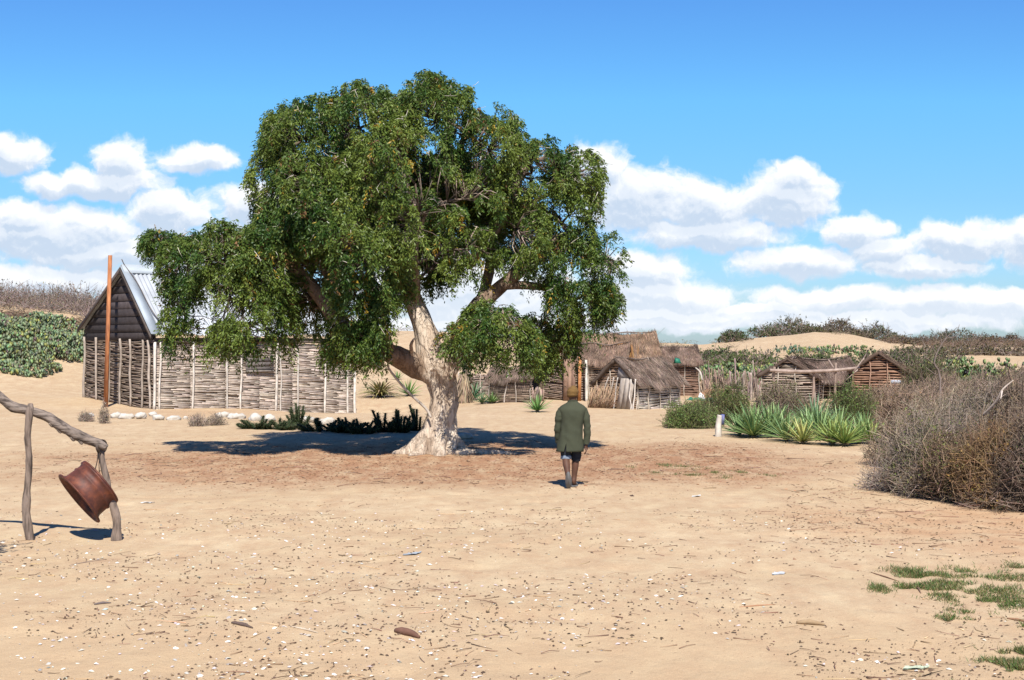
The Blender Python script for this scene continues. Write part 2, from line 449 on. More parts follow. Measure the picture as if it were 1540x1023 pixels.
def make_world():
    w = bpy.data.worlds.new('World'); SC.world = w; w.use_nodes = True
    nt = w.node_tree; nt.nodes.clear(); L = nt.links.new
    out = nt.nodes.new('ShaderNodeOutputWorld'); bg = nt.nodes.new('ShaderNodeBackground')
    L(bg.outputs[0], out.inputs[0]); bg.inputs[1].default_value = .1
    sky = nt.nodes.new('ShaderNodeTexSky'); sky.sky_type = 'NISHITA'; sky.sun_disc = False
    sky.sun_elevation = R(SUN_EL); sky.sun_rotation = math.atan2(sd.x, sd.y); sky.altitude = 0; sky.air_density = 1.; sky.dust_density = .4; sky.ozone_density = 2.5
    hs = nt.nodes.new('ShaderNodeHueSaturation'); hs.inputs['Saturation'].default_value = 1.25; hs.inputs['Value'].default_value = 1.0
    L(sky.outputs[0], hs.inputs['Color'])
    # density group: cloud cover over the direction (east-west, height) pair
    g = bpy.data.node_groups.new('cloud_density', 'ShaderNodeTree')
    g.interface.new_socket('p', in_out='INPUT', socket_type='NodeSocketVector')
    g.interface.new_socket('d', in_out='OUTPUT', socket_type='NodeSocketFloat')
    gi = g.nodes.new('NodeGroupInput'); go = g.nodes.new('NodeGroupOutput'); LG = g.links.new
    def gn(t, **k):
        n = g.nodes.new(t)
        for a, v in k.items(): setattr(n, a, v)
        return n
    blobs = [(5, 235, 75, 38), (75, 278, 55, 24), (185, 245, 55, 38), (160, 275, 110, 28), (295, 240, 75, 24),
             (70, 350, 190, 48), (255, 320, 75, 42), (370, 310, 60, 38), (40, 330, 80, 30), (180, 385, 180, 26), (60, 425, 170, 34), (0, 440, 160, 30), (300, 420, 120, 30), (420, 360, 120, 50),
             (900, 250, 58, 42), (955, 300, 120, 55), (1060, 312, 95, 45), (1180, 300, 90, 52), (1190, 272, 62, 32), (1285, 345, 60, 28), (1060, 352, 140, 28),
             (1200, 392, 118, 28), (1330, 375, 65, 24), (1450, 362, 100, 34), (1545, 365, 55, 40), (1390, 400, 110, 22),
             (960, 410, 90, 40), (1000, 448, 130, 34), (1000, 480, 190, 18), (1250, 450, 150, 22), (1400, 452, 170, 28), (1520, 455, 120, 30), (1300, 482, 300, 18), (1150, 470, 140, 16),
             (700, 440, 200, 60), (600, 490, 900, 14), (1700, 400, 140, 40), (-150, 350, 150, 60), (1850, 300, 150, 40), (-300, 250, 150, 40)]
    wn = gn('ShaderNodeTexNoise'); wn.inputs['Scale'].default_value = .016; wn.inputs['Detail'].default_value = 6; wn.inputs['Roughness'].default_value = .55
    LG(gi.outputs[0], wn.inputs['Vector'])
    ws = gn('ShaderNodeVectorMath', operation='SUBTRACT'); LG(wn.outputs['Color'], ws.inputs[0]); ws.inputs[1].default_value = (.5, .5, .5)
    wm = gn('ShaderNodeVectorMath', operation='MULTIPLY'); LG(ws.outputs[0], wm.inputs[0]); wm.inputs[1].default_value = (75, 48, 0)
    wa = gn('ShaderNodeVectorMath', operation='ADD'); LG(gi.outputs[0], wa.inputs[0]); LG(wm.outputs[0], wa.inputs[1])
    prev = None
    for (bx, by, rx, ry) in blobs:
        s = gn('ShaderNodeVectorMath', operation='SUBTRACT'); LG(wa.outputs[0], s.inputs[0]); s.inputs[1].default_value = (bx, 520 - by, 0)
        m_ = gn('ShaderNodeVectorMath', operation='MULTIPLY'); LG(s.outputs[0], m_.inputs[0]); m_.inputs[1].default_value = (1 / rx, 1 / ry, 0)
        ln = gn('ShaderNodeVectorMath', operation='LENGTH'); LG(m_.outputs[0], ln.inputs[0])
        if prev is None: prev = ln.outputs['Value']
        else:
            mn = gn('ShaderNodeMath', operation='SMOOTH_MIN'); LG(prev, mn.inputs[0]); LG(ln.outputs['Value'], mn.inputs[1]); mn.inputs[2].default_value = .12
            prev = mn.outputs[0]
    iv = gn('ShaderNodeMath', operation='SUBTRACT'); iv.inputs[0].default_value = 1.0; LG(prev, iv.inputs[1])
    # billows
    fn = gn('ShaderNodeTexNoise'); fn.inputs['Scale'].default_value = .03; fn.inputs['Detail'].default_value = 9; fn.inputs['Roughness'].default_value = .6
    LG(wa.outputs[0], fn.inputs['Vector'])
    fm = gn('ShaderNodeMath', operation='MULTIPLY_ADD'); LG(fn.outputs[0], fm.inputs[0]); fm.inputs[1].default_value = .9; fm.inputs[2].default_value = -.45
    fa = gn('ShaderNodeMath', operation='ADD'); LG(iv.outputs[0], fa.inputs[0]); LG(fm.outputs[0], fa.inputs[1])
    LG(fa.outputs[0], go.inputs[0])
    # direction -> plane coordinates
    tc = nt.nodes.new('ShaderNodeTexCoord'); sx = nt.nodes.new('ShaderNodeSeparateXYZ'); L(tc.outputs['Generated'], sx.inputs[0])
    def mth(op, a, b_=None, c=None):
        n = nt.nodes.new('ShaderNodeMath'); n.operation = op
        for k, q in enumerate((a, b_, c)):
            if q is None: continue
            if isinstance(q, (int, float)): n.inputs[k].default_value = q
            else: L(q, n.inputs[k])
        return n.outputs[0]
    ay = mth('MAXIMUM', mth('ABSOLUTE', sx.outputs[1]), .12)
    U = mth('MULTIPLY_ADD', mth('DIVIDE', sx.outputs[0], ay), FPX, CX)
    V = mth('MULTIPLY', mth('DIVIDE', sx.outputs[2], ay), FPX)
    cb = nt.nodes.new('ShaderNodeCombineXYZ'); L(U, cb.inputs[0]); L(V, cb.inputs[1])
    def dens(off):
        n = nt.nodes.new('ShaderNodeGroup'); n.node_tree = g
        a = nt.nodes.new('ShaderNodeVectorMath'); a.operation = 'ADD'; L(cb.outputs[0], a.inputs[0]); a.inputs[1].default_value = off
        L(a.outputs[0], n.inputs[0]); return n.outputs[0]
    def mr(x, a, b_, c=0., d=1., sm=True):
        n = nt.nodes.new('ShaderNodeMapRange'); n.inputs[1].default_value = a; n.inputs[2].default_value = b_; n.inputs[3].default_value = c; n.inputs[4].default_value = d
        if sm: n.interpolation_type = 'SMOOTHSTEP'
        L(x, n.inputs[0]); return n.outputs[0]
    d0 = dens((0, 0, 0)); d1 = dens((5, 22, 0)); d2 = dens((2, 7, 0))
    cover = mr(d0, -.10, .34)
    shade = mr(d1, .0, .62)                       # much cloud overhead -> grey underside
    fine = mr(mth('SUBTRACT', d2, d0), -.12, .16)
    low = mr(V, 40., 330.)                        # distant clouds sink into the blue air
    mx = nt.nodes.new('ShaderNodeMix'); mx.data_type = 'RGBA'
    mx.inputs[6].default_value = (6.9, 6.95, 7.05, 1); mx.inputs[7].default_value = (3.8, 4.55, 5.6, 1)
    sh = mth('MULTIPLY', mth('ADD', mth('MULTIPLY', shade, .58), mth('MULTIPLY', fine, .38)), mr(V, 0., 150., .55, 1.))
    L(mth('MINIMUM', sh, 1.), mx.inputs[0])
    # tinted deeper blue than the standard atmosphere
    tn = nt.nodes.new('ShaderNodeValToRGB'); te = tn.color_ramp.elements
    te[0].position = 0; te[0].color = (.45, .60, .90, 1); te[1].position = 1; te[1].color = (.55, .77, 1.0, 1)
    q_ = te.new(.42); q_.color = (.475, .69, .95, 1); q_ = te.new(.71); q_.color = (.545, .85, .99, 1)
    L(mr(V, 0., 520., sm=False), tn.inputs[0])
    tm = nt.nodes.new('ShaderNodeMix'); tm.data_type = 'RGBA'; tm.blend_type = 'MULTIPLY'; tm.inputs[0].default_value = 1
    zn = nt.nodes.new('ShaderNodeMix'); zn.data_type = 'RGBA'; zn.blend_type = 'MULTIPLY'; zn.inputs[7].default_value = (.42, .52, .66, 1)  # sky overhead, out of view, dimmed to weaken the fill in shadows
    L(mr(V, 560., 2200.), zn.inputs[0]); L(hs.outputs[0], zn.inputs[6]); L(zn.outputs[2], tm.inputs[6]); L(tn.outputs[0], tm.inputs[7])
    fin = nt.nodes.new('ShaderNodeMix'); fin.data_type = 'RGBA'
    L(mth('MULTIPLY', mth('MULTIPLY', cover, .97), mr(sx.outputs[1], -.05, .12)), fin.inputs[0])  # clouds only ahead of the camera, which cuts fill from behind
    L(tm.outputs[2], fin.inputs[6]); L(mx.outputs[2], fin.inputs[7])
    L(fin.outputs[2], bg.inputs[0])
    w.cycles.sampling_method = 'MANUAL'; w.cycles.sample_map_resolution = 512
make_world()
vs = SC.view_settings; vs.view_transform = 'Standard'; vs.look = 'None'; vs.exposure = 0.65; vs.gamma = 1

# ------------------------------------------------------------------ ground
def make_ground():
    xs = np.concatenate([-np.geomspace(1500, 40, 22), np.linspace(-38, -13, 46), np.arange(-12.6, 12.6, .1), np.linspace(13, 38, 46), np.geomspace(40, 1500, 22)])
    ys = np.concatenate([np.linspace(-300, 5, 18), np.arange(5.5, 9, .5), np.arange(9, 32, .1), np.arange(32, 60, .3), np.arange(60, 180, 1.0), np.geomspace(181, 2500, 36)])
    X, Y = np.meshgrid(xs, ys)
    Z = gz(X, Y)
    n = len(xs); m = len(ys)
    V = np.stack([X, Y, Z], -1).reshape(-1, 3)
    i = np.arange(m - 1)[:, None] * n; j = np.arange(n - 1)[None]
    Q = np.stack([i + j, i + j + 1, i + n + j + 1, i + n + j], -1).reshape(-1, 4)
    nz = fbm(np.stack([X * .5, Y * .5, 0 * X], -1), 4, 21)
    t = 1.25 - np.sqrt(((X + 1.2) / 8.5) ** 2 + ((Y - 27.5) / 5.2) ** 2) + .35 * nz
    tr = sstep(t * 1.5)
    fg = sstep((13.5 - Y) / 5 + .4 * nz)
    og = sstep((1.2 - np.sqrt(((X - 7.5) / 4.2) ** 2 + ((Y - 17.5) / 3.0) ** 2) + .3 * nz) * 1.6)
    og = np.maximum(og, .6 * sstep((1.1 - np.sqrt(((X + 10) / 5) ** 2 + ((Y - 47) / 4) ** 2) + .3 * nz)))
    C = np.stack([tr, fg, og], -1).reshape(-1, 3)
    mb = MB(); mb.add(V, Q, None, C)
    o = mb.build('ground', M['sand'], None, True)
    tag(o, kind='structure')
make_ground()

# ------------------------------------------------------------------ the big tree
TY = 29.0
def T3(px, py, dy=0.0):
    return P(px, py, TY + dy)

def make_tree():
    base = G(656, 682); base[1] = TY; base[0] = (656 - CX) / FPX * TY; base[2] = gzs(base[0], TY)
    root = empty('shade_tree', base, 'large spreading tree with pale gnarled trunk and drooping dark green leaves', 'tree')
    # ---- trunk and limbs
    tb = MB()
    def barkmod(k):
        def f(th, t, p):
            q = p * np.array([1, 1, .55])
            return 1 + k * .30 * fbm(q * 2.2, 3, 3) + k * .14 * fbm(p * np.array([6, 6, 2.2]), 2, 8)
        return f
    def trunkmod(th, t, p):
        h = np.clip((p[..., 2] - base[2]) / .8, 0, 1)
        flare = (1 - h) ** 2.2
        ridge = .5 + .5 * np.cos(th * 5 + 1.2 + 1.5 * h) * .7 + .3 * np.cos(th * 9 + 2 - 2 * h)
        groove = .10 * np.cos(th * 4 + 2.2 * h + .8) + .08 * np.cos(th * 9 - 3 * h + 2 * fbm(p * .8, 2, 2)) - .20 * np.abs(vnoise(p * np.array([4.5, 4.5, 1.3]), 3)) + .10 * np.abs(vnoise(p * np.array([10, 10, 3.]), 13)) + .05
        return 1 + flare * (.15 + .9 * ridge) + groove + .16 * fbm(p * np.array([1.6, 1.6, 1.]), 3, 4) + .07 * fbm(p * 6, 2, 6)
    tpts = [(653, 690, 0), (656, 672, 0), (662, 640, 0), (668, 605, 0), (665, 575, 0), (657, 548, 0), (652, 525, 0)]
    tube(tb, [T3(*q) for q in tpts], [.40, .385, .325, .275, .295, .33, .27], 110, (1, 1, 1), trunkmod, True, 16)
    limbs = {
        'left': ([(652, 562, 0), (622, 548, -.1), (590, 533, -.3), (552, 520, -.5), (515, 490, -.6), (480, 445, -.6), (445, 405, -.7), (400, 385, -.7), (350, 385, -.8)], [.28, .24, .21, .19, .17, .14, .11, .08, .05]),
        'mid': ([(655, 556, 0), (645, 525, 0), (636, 490, .05), (625, 460, .1), (612, 425, .1), (600, 380, .1), (575, 320, .1), (545, 260, 0), (510, 210, 0)], [.33, .29, .235, .20, .18, .15, .12, .08, .04]),
        'right': ([(668, 560, .05), (688, 525, .2), (700, 490, .3), (722, 458, .3), (755, 430, .3), (795, 395, .2), (835, 360, .1), (880, 345, 0)], [.29, .23, .20, .18, .15, .12, .09, .05]),
        'up': ([(612, 425, .1), (630, 370, .4), (650, 320, .5), (680, 260, .4), (700, 200, .2)], [.14, .12, .10, .08, .04]),
        'r2': ([(722, 458, .3), (735, 410, .7), (745, 350, .8), (770, 290, .6), (800, 240, .4)], [.13, .11, .09, .07, .04]),
        'r3': ([(705, 400, .2), (725, 375, -.1), (745, 345, -.1), (770, 320, -.2), (830, 290, -.2)], [.10, .095, .085, .06, .04]),
        'l2': ([(515, 490, -.6), (500, 430, -.2), (470, 350, .1), (450, 280, .1), (440, 220, 0)], [.12, .11, .09, .06, .03]),
        'r4': ([(755, 430, .3), (800, 430, .3), (845, 440, .3), (870, 470, .3)], [.10, .08, .06, .03]),
        'f1': ([(690, 510, .2), (705, 480, -.5), (730, 465, -1.2), (760, 480, -1.7)], [.11, .09, .06, .03]),
        'f2': ([(590, 533, -.3), (575, 490, -.9), (555, 440, -1.2), (540, 400, -1.3)], [.10, .08, .06, .03]),
        'b1': ([(636, 490, .05), (620, 430, 1.0), (600, 350, 1.7), (560, 280, 1.8)], [.12, .1, .07, .03]),
        'f3': ([(625, 460, .1), (625, 420, -.5), (625, 370, -1.0), (640, 320, -1.3)], [.1, .08, .06, .03]),
    }
    skel = []
    for k, (pp, rr) in limbs.items():
        pts = np.array([T3(*q) for q in pp])
        big = rr[0] > .2
        tube(tb, pts, rr, 24 if big else 12, np.array([(1, 1, 1)] * (4 if k == 'mid' else 1 if k == 'left' else 2 if k == 'right' else 0) + [(.55, .5, .47)] * 12)[:len(pts)].repeat(1, 0)[np.clip(np.round(np.linspace(0, len(pts) - 1, (len(pts) - 1) * (5 if big else 4) + 1)).astype(int), 0, len(pts) - 1)], barkmod(1.0 if big else .8), True, 5 if big else 4)  # upper limbs browner; left limb darkened near the fork, shade put into colour
        for a, b in zip(pts[:-1], pts[1:]):
            for t in (0, .5): skel.append(a * (1 - t) + b * t)
        skel.append(pts[-1])
    # surface roots
    for pp, rr in (([(690, 680, -.2), (715, 684, -.35), (745, 688, -.45), (778, 692, -.55)], [.12, .075, .06, .02]),
                   ([(620, 676, -.2), (606, 676, -.3), (590, 676, -.3)], [.14, .09, .03]), ([(640, 685, -.3), (628, 692, -.6), (615, 697, -.8)], [.12, .07, .02]),
                   ([(670, 685, -.3), (690, 692, -.5), (708, 695, -.7)], [.12, .07, .02])):
        pts = []
        for q in pp:
            x = (q[0] - CX) / FPX * (TY + q[2]); y = TY + q[2]
            pts.append([x, y, gzs(x, y) + .02])
        tube(tb, pts, rr, 14, (1, 1, 1), barkmod(1.), True, 5)
    # broken stub on the main limb
    tube(tb, [T3(622, 540, -.2), T3(618, 520, -.45), T3(624, 508, -.5)], [.05, .035, .015], 8, (1, 1, 1), None, True, 3)
    tb.build('trunk', M['bark'], root, True)

    # ---- crown volumes: px, py, rx, rz (px), depth radius m, depth offset m
    blobs = [(470, 215, 78, 72, 1.7, .1), (425, 270, 45, 70, 1.2, .0), (560, 185, 80, 62, 1.8, .2), (660, 182, 75, 62, 1.7, .1), (735, 225, 65, 60, 1.6, .1), (800, 262, 62, 62, 1.5, .1),
             (862, 262, 40, 45, .8, -.1), (855, 325, 50, 50, 1., 0), (600, 260, 110, 80, 2.2, -.6), (500, 300, 95, 75, 1.9, -.7), (440, 350, 60, 60, 1.5, -.4),
             (620, 335, 70, 60, 1.4, -1.5), (540, 375, 75, 65, 1.5, -1.5), (700, 300, 70, 60, 1.5, -.8), (775, 345, 60, 55, 1.3, -.4), (700, 375, 50, 42, 1.0, -.9),
             (860, 395, 55, 50, 1.1, .1), (905, 395, 40, 46, .8, .0), (885, 440, 38, 40, .8, .1), (845, 450, 36, 62, .9, .3), (840, 515, 26, 38, .6, .4), (905, 455, 18, 22, .4, .0),
             (742, 492, 56, 34, 1.0, -1.7), (700, 510, 34, 32, .7, -1.3), (782, 512, 34, 30, .7, -1.5), (735, 468, 35, 18, .6, -1.2), (812, 500, 26, 48, .7, .5),
             (400, 400, 60, 60, 1.4, -.8), (340, 385, 62, 52, 1.3, -.9), (385, 465, 60, 60, 1.2, -1.0), (345, 450, 50, 55, 1.1, -1.), (285, 395, 48, 46, .9, -.7), (275, 455, 28, 55, .6, -.6), (272, 505, 18, 22, .35, -.6),
             (240, 362, 22, 16, .4, -.4), (226, 385, 14, 18, .25, -.3), (400, 512, 34, 20, .6, -.9),
             (470, 410, 50, 45, 1.2, 1.4), (540, 460, 45, 50, .9, -1.3), (585, 470, 36, 40, .8, -1.4), (555, 510, 40, 34, .8, -1.2), (510, 515, 28, 26, .6, -.8), (650, 390, 45, 38, 1., -.9),
             (620, 420, 30, 26, .6, -.8), (470, 465, 30, 35, .8, 1.2), (540, 300, 90, 80, 1.3, 1.5), (690, 280, 90, 70, 1.3, 1.5), (640, 410, 18, 20, .4, -.3), (560, 310, 105, 85, 1.7, 3.1), (680, 305, 90, 75, 1.7, 3.1), (430, 385, 80, 60, 1.5, 2.3), (780, 345, 55, 55, 1.2, 2.3), (480, 300, 60, 60, 1.3, 2.6)]
    cen = np.array([T3(b[0], b[1], b[5]) for b in blobs])
    sc = TY / FPX
    rad = np.array([[b[2] * sc, b[4], b[3] * sc] for b in blobs])
    area = (rad[:, 0] * rad[:, 1] * rad[:, 2]) ** (2 / 3.)
    Nt = 10200
    pick = rng.choice(len(blobs), Nt, p=area / area.sum())
    u = runit(Nt)
    # favour the upper and outer shell
    r = 1 - np.abs(rng.normal(0, .13, Nt)); 
    r0_ = r.copy(); r = r * (1 + .34 * fbm(u * 1.7 + cen[pick] * 2.3, 3, 61)); tp = cen[pick] + u * rad[pick] * r[:, None]
    # depth inside other blobs
    dd = np.min(np.linalg.norm((tp[:, None] - cen[None]) / rad[None], axis=2) + 1e3 * (np.arange(len(blobs))[None] == pick[:, None]), axis=1)
    keep = (dd > .72) | (rng.random(Nt) < .10)
    hn = fbm(tp * 1.25, 2, 33)
    keep &= (hn > np.where(r0_ > .84, -.05, -.40)) | (rng.random(Nt) < .10)
    # hanging curtains below the outer sprays
    cur = (rng.random(Nt) < .16) & (u[:, 2] < .35); tp[cur, 2] -= rng.uniform(.1, .5, cur.sum())
    keep &= (tp[:, 2] > 1.35) & ~(cur & (tp[:, 2] < 2.15))
    # open windows through the crown where the sky shows
    pxs = tp[:, 0] / tp[:, 1] * FPX + CX; pys = HY - (tp[:, 2] - CAMH) / tp[:, 1] * FPX
    for (wx, wy, wr, wh, pr) in ((672, 452, 34, 36, 1.), (650, 480, 14, 28, 1.), (835, 300, 16, 18, .7), (690, 205, 10, 9, .7), (455, 385, 20, 10, .7), (600, 500, 13, 22, .9), (770, 455, 22, 24, .7), (470, 505, 26, 12, .7), (640, 315, 10, 14, .6), (880, 300, 12, 10, .6), (690, 420, 22, 16, .7), (715, 300, 14, 9, .5), (622, 492, 20, 60, .96), (608, 536, 34, 20, .9), (668, 455, 26, 40, 1.), (785, 440, 13, 34, .97), (760, 405, 26, 14, .8), (725, 440, 34, 16, .75), (700, 330, 13, 12, .85), (735, 322, 10, 10, .85), (668, 345, 9, 14, .8), (805, 335, 14, 9, .85), (850, 320, 12, 18, .75), (825, 372, 20, 9, .8), (905, 330, 16, 14, .8), (880, 470, 12, 14, .8), (470, 395, 22, 8, .7), (800, 300, 10, 8, .7), (255, 385, 12, 10, .6), (310, 350, 14, 8, .5)):
        ins = ((pxs - wx) / wr) ** 2 + ((pys - wy) / wh) ** 2 < 1
        keep &= ~(ins & (rng.random(Nt) < pr))
    for (wx, wy, wr, wh, pr) in ((470, 430, 36, 62, .88), (598, 505, 22, 42, .8), (555, 312, 14, 34, .8), (690, 352, 30, 30, .8), (745, 385, 30, 32, .8), (500, 218, 20, 18, .7), (622, 238, 16, 24, .75), (815, 470, 16, 44, .8), (645, 338, 14, 28, .75), (420, 300, 12, 26, .7), (540, 420, 12, 30, .7), (720, 240, 14, 18, .7), (790, 295, 12, 18, .6), (350, 440, 10, 30, .6), (870, 430, 10, 26, .6), (580, 180, 14, 14, .6)):
        keep &= ~((((pxs - wx) / wr) ** 2 + ((pys - wy) / wh) ** 2 < 1) & (tp[:, 1] < TY + .9) & (rng.random(Nt) < pr))
    for (wx, wy, wr, wh, pr) in ((219, 436, 27, 62, .97), (309, 468, 15, 50, .95)):
        keep &= ~((((pxs - wx) / wr) ** 2 + ((pys - wy) / wh) ** 2 < 1) & (rng.random(Nt) < pr))
    # sun reaches the pale middle limb and the butt: thin the foliage along those rays
    S_ = np.array(sd)
    for (lx, ly, ld, wd_, pr) in ((643, 515, -.25, .42, .8), (634, 485, -.2, .40, .9), (625, 460, -.1, .35, .8), (650, 640, -.4, .4, .7), (650, 670, -.5, .45, .7)):
        q = tp - T3(lx, ly, ld); a_ = q @ S_; dist = np.linalg.norm(q - a_[:, None] * S_, axis=1)
        keep &= ~((a_ > 0) & (dist < wd_) & (rng.random(Nt) < pr))
    tp = tp[keep]; u = u[keep]; Nt = len(tp)
    # ---- leaves, in drooping sprigs
    lb = MB(); bb = MB()
    tuftcol = np.clip(.5 + .9 * fbm(tp * 1.1, 2, 50) + rng.normal(0, .22, Nt), 0, 1)
    cA = np.array([.030, .080, .013]); cB = np.array([.158, .205, .036])
    nspr = 7; nl = 19
    T = np.repeat(np.arange(Nt), nspr); S = len(T)
    az = rng.random(S) * 2 * np.pi
    out = u[T] * np.array([1, 1, .5]) * .75 + np.stack([np.cos(az), np.sin(az), rng.normal(.15, .3, S)], 1) * .8
    out /= np.linalg.norm(out, axis=1, keepdims=True)
    reach = rng.uniform(.08, .22, S); drop = rng.uniform(.20, .48, S) * np.where(tp[T][:, 2] < 3.4, 1.15, 1.0)
    p0 = tp[T] + rng.normal(0, .035, (S, 3))
    def sp(t):
        return p0[K] + out[K] * (reach[K] * t)[:, None] + np.stack([0 * t, 0 * t, .06 * t - drop[K] * t ** 2], 1)
    K = np.repeat(np.arange(S), nl)
    t = rng.random(len(K)) ** .8
    lp = sp(t) + rng.normal(0, .018, (len(K), 3))
    d = np.stack([rng.normal(0, .55, len(K)), rng.normal(0, .55, len(K)), -rng.uniform(.25, 1.1, len(K))], 1) + out[K] * .35
    d /= np.linalg.norm(d, axis=1, keepdims=True)
    sd_ = np.cross(d, runit(len(K))); sd_ /= np.maximum(np.linalg.norm(sd_, axis=1, keepdims=True), 1e-6)
    f = np.clip(tuftcol[T[K]] + rng.normal(0, .2, len(K)), 0, 1)[:, None]
    c = cA * (1 - f) + cB * f
    sprcol = rng.random(S)
    yel = sprcol[K] < .010
    c[yel] = np.array([.42, .27, .03]) * rng.uniform(.6, 1.1, (yel.sum(), 1))
    brn = (sprcol[K] > .985)
    c[brn] = np.array([.20, .10, .04]) * rng.uniform(.6, 1.2, (brn.sum(), 1))
    yl = rng.random(len(K)) < .005
    c[yl] = np.array([.36, .26, .04])
    c *= rng.uniform(.75, 1.25, (len(K), 1))
    leaves(lb, lp, d, sd_, rng.uniform(.045, .105, len(K)), rng.uniform(.018, .032, len(K)), c, .12)
    lb.build('crown', M['leaf'], root)
    # ---- twigs: from the limbs out to each tuft
    skel = np.array(skel)
    bc = cen.copy()
    # secondary limbs to each volume
    nodes_ = list(skel)
    for i in np.argsort([np.min(np.linalg.norm(skel - c_, axis=1)) for c_ in bc]):
        A = np.array(nodes_); j = np.argmin(np.linalg.norm(A - bc[i], axis=1)); a = A[j]; b = bc[i]
        L_ = np.linalg.norm(b - a)
        if L_ < .15: continue
        mid = (a + b) / 2 + np.array([rng.normal(0, .08), rng.normal(0, .08), .10 * L_])
        tube(bb, [a, mid, b], [.045 + .01 * L_, .032, .014], 6, (.17, .13, .105), None, True, 3)  # brown darkened so the gaps inside the crown look shaded
        nodes_ += [mid, b, (a + mid) / 2, (b + mid) / 2]
    A = np.array(nodes_)
    # tuft twigs join the nearest node, biased inward
    D = np.linalg.norm(tp[:, None] - A[None], axis=2); jn = np.argmin(D, axis=1)
    a = A[jn]; b = tp; mid = a * .45 + b * .55 + np.array([0, 0, .09]) + rng.normal(0, .07, tp.shape)
    cc = vary((.20, .16, .13), Nt, .3, .04); pl = rng.random(Nt) < .10; cc[pl] *= 2.6  # inner twigs also carry crown shade in their darker colour
    sticks(bb, a, mid, .013, .009, 4, cc, .08); sticks(bb, mid, b, .009, .005, 3, cc, .08)
    # small pale sprays near the outside of the crown
    n2 = 1900; ii = rng.integers(0, Nt, n2)
    a2 = tp[ii] + rng.normal(0, .05, (n2, 3)); b2 = a2 + (u[ii] * .2 + runit(n2) * .9) * rng.uniform(.08, .28, (n2, 1)) + np.array([0, 0, -.10])
    sticks(bb, a2, b2, .0055, .0035, 3, vary((.7, .65, .58), n2, .2, .03), .12)
    bb.build('branches', M['twig'], root)
make_tree()

# thin dead branch leaning on the trunk
mb = MB()
a = P(640, 614, 28.6); b = P(584, 553, 28.3); g = G(655, 632)
tube(mb, [P(648, 628, 28.55), a, P(612, 588, 28.5), b, P(590, 540, 28.2)], [.02, .03, .028, .022, .015], 7, (.5, .44, .38), None, True, 4)
o = mb.build('dead_branch', M['wood'], None, True); origin_at(o, P(648, 628, 28.55))
tag(o, 'thin pale dead branch slanting down to the left side of the tree trunk', 'branch')

# ------------------------------------------------------------------ walls, posts, thatch
def stick_wall(mb, a, b, za, zb, ta, tb, pitch=.055, r=.024, col=(.5, .45, .4), back=(.2, .15, .1), seg=1.2, gable=None, out=None, jit=1.0, gap=0.0, mud=0.0):
    """horizontal sticks between ground points a,b (xy); base heights za,zb, tops ta,tb; gable=(apex height) makes a triangle on top"""
    a = np.array(a[:2], float); b = np.array(b[:2], float)
    L = np.linalg.norm(b - a); e = (b - a) / L
    n = np.array([e[1], -e[0]]) if out is None else np.array(out, float)
    top = max(ta, tb); base = min(za, zb)
    apex = gable if gable else 0
    H = max(top, apex) - base
    A = []; B = []
    k = 0
    z = .02
    while z < H:
        s = -rng.uniform(0, seg * .5)
        while s < L:
            ln = seg * rng.uniform(.6, 1.3)
            s0 = max(s, -.04 * rng.random()); s1 = min(s + ln, L + .04 * rng.random())
            s += ln + gap * rng.random()
            if s1 - s0 < .12 or rng.random() < .02 * jit: continue
            f0 = s0 / L; f1 = s1 / L
            zz0 = za * (1 - f0) + zb * f0 + z; zz1 = za * (1 - f1) + zb * f1 + z
            t0 = ta * (1 - f0) + tb * f0; t1 = ta * (1 - f1) + tb * f1
            zm = (zz0 + zz1) / 2
            if not gable and zm > min(t0, t1) - .01: continue
            if gable:
                def lim(zq): # allowed s range under the gable
                    if zq <= top: return 0, L
                    w = (apex - zq) / (apex - top) * L / 2
                    return L / 2 - w, L / 2 + w
                lo, hi = lim(zm)
                s0c = max(s0, lo); s1c = min(s1, hi)
                if s1c - s0c < .08: continue
                s0, s1 = s0c, s1c
            j = rng.normal(0, .012 * jit, 2)
            o = rng.normal(0, .008, 2)
            A.append([*(a + e * s0 + n * (.0 + o[0])), zz0 + j[0]]); B.append([*(a + e * s1 + n * (.0 + o[1])), zz1 + j[1]])
        z += pitch * rng.uniform(.8, 1.2)
    A = np.array(A); B = np.array(B); N = len(A)
    sticks(mb, A, B, r * rng.uniform(.65, 1.25, N), r * rng.uniform(.5, 1.1, N), 5, vary(col, N, .15, .014), .012 * jit)
    # earth / mat backing a little behind the sticks
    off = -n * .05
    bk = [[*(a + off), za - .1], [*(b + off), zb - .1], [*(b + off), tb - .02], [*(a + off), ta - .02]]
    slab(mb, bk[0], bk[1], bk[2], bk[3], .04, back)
    if gable:
        m = (a + b) / 2 + off; o2 = -n * .04
        v = [[*(a + off), ta - .03], [*(b + off), tb - .03], [*m, apex - .05]]
        v += [[q[0] + o2[0], q[1] + o2[1], q[2]] for q in v]
        mb.add(v, [[0, 3, 4, 1], [1, 4, 5, 2], [2, 5, 3, 0]], [[0, 1, 2], [5, 4, 3]], back)

def post(root, x, y, z0, z1, r=.04, col=(.6, .55, .48), lean=(0, 0), name='post', wob=.02, matk='wood'):
    mb = MB(); n = 5
    pts = [[x + lean[0] * t + rng.normal(0, wob) * (0 < t < 1), y + lean[1] * t + rng.normal(0, wob * .4) * (0 < t < 1), z0 - .12 + (z1 - z0 + .12) * t] for t in np.linspace(0, 1, n)]
    tube(mb, pts, [r * rng.uniform(.85, 1.15) for _ in range(n)], 7, np.asarray(col) * rng.uniform(.85, 1.15), None, True, 2)
    return mb.build(name, M[matk], root)

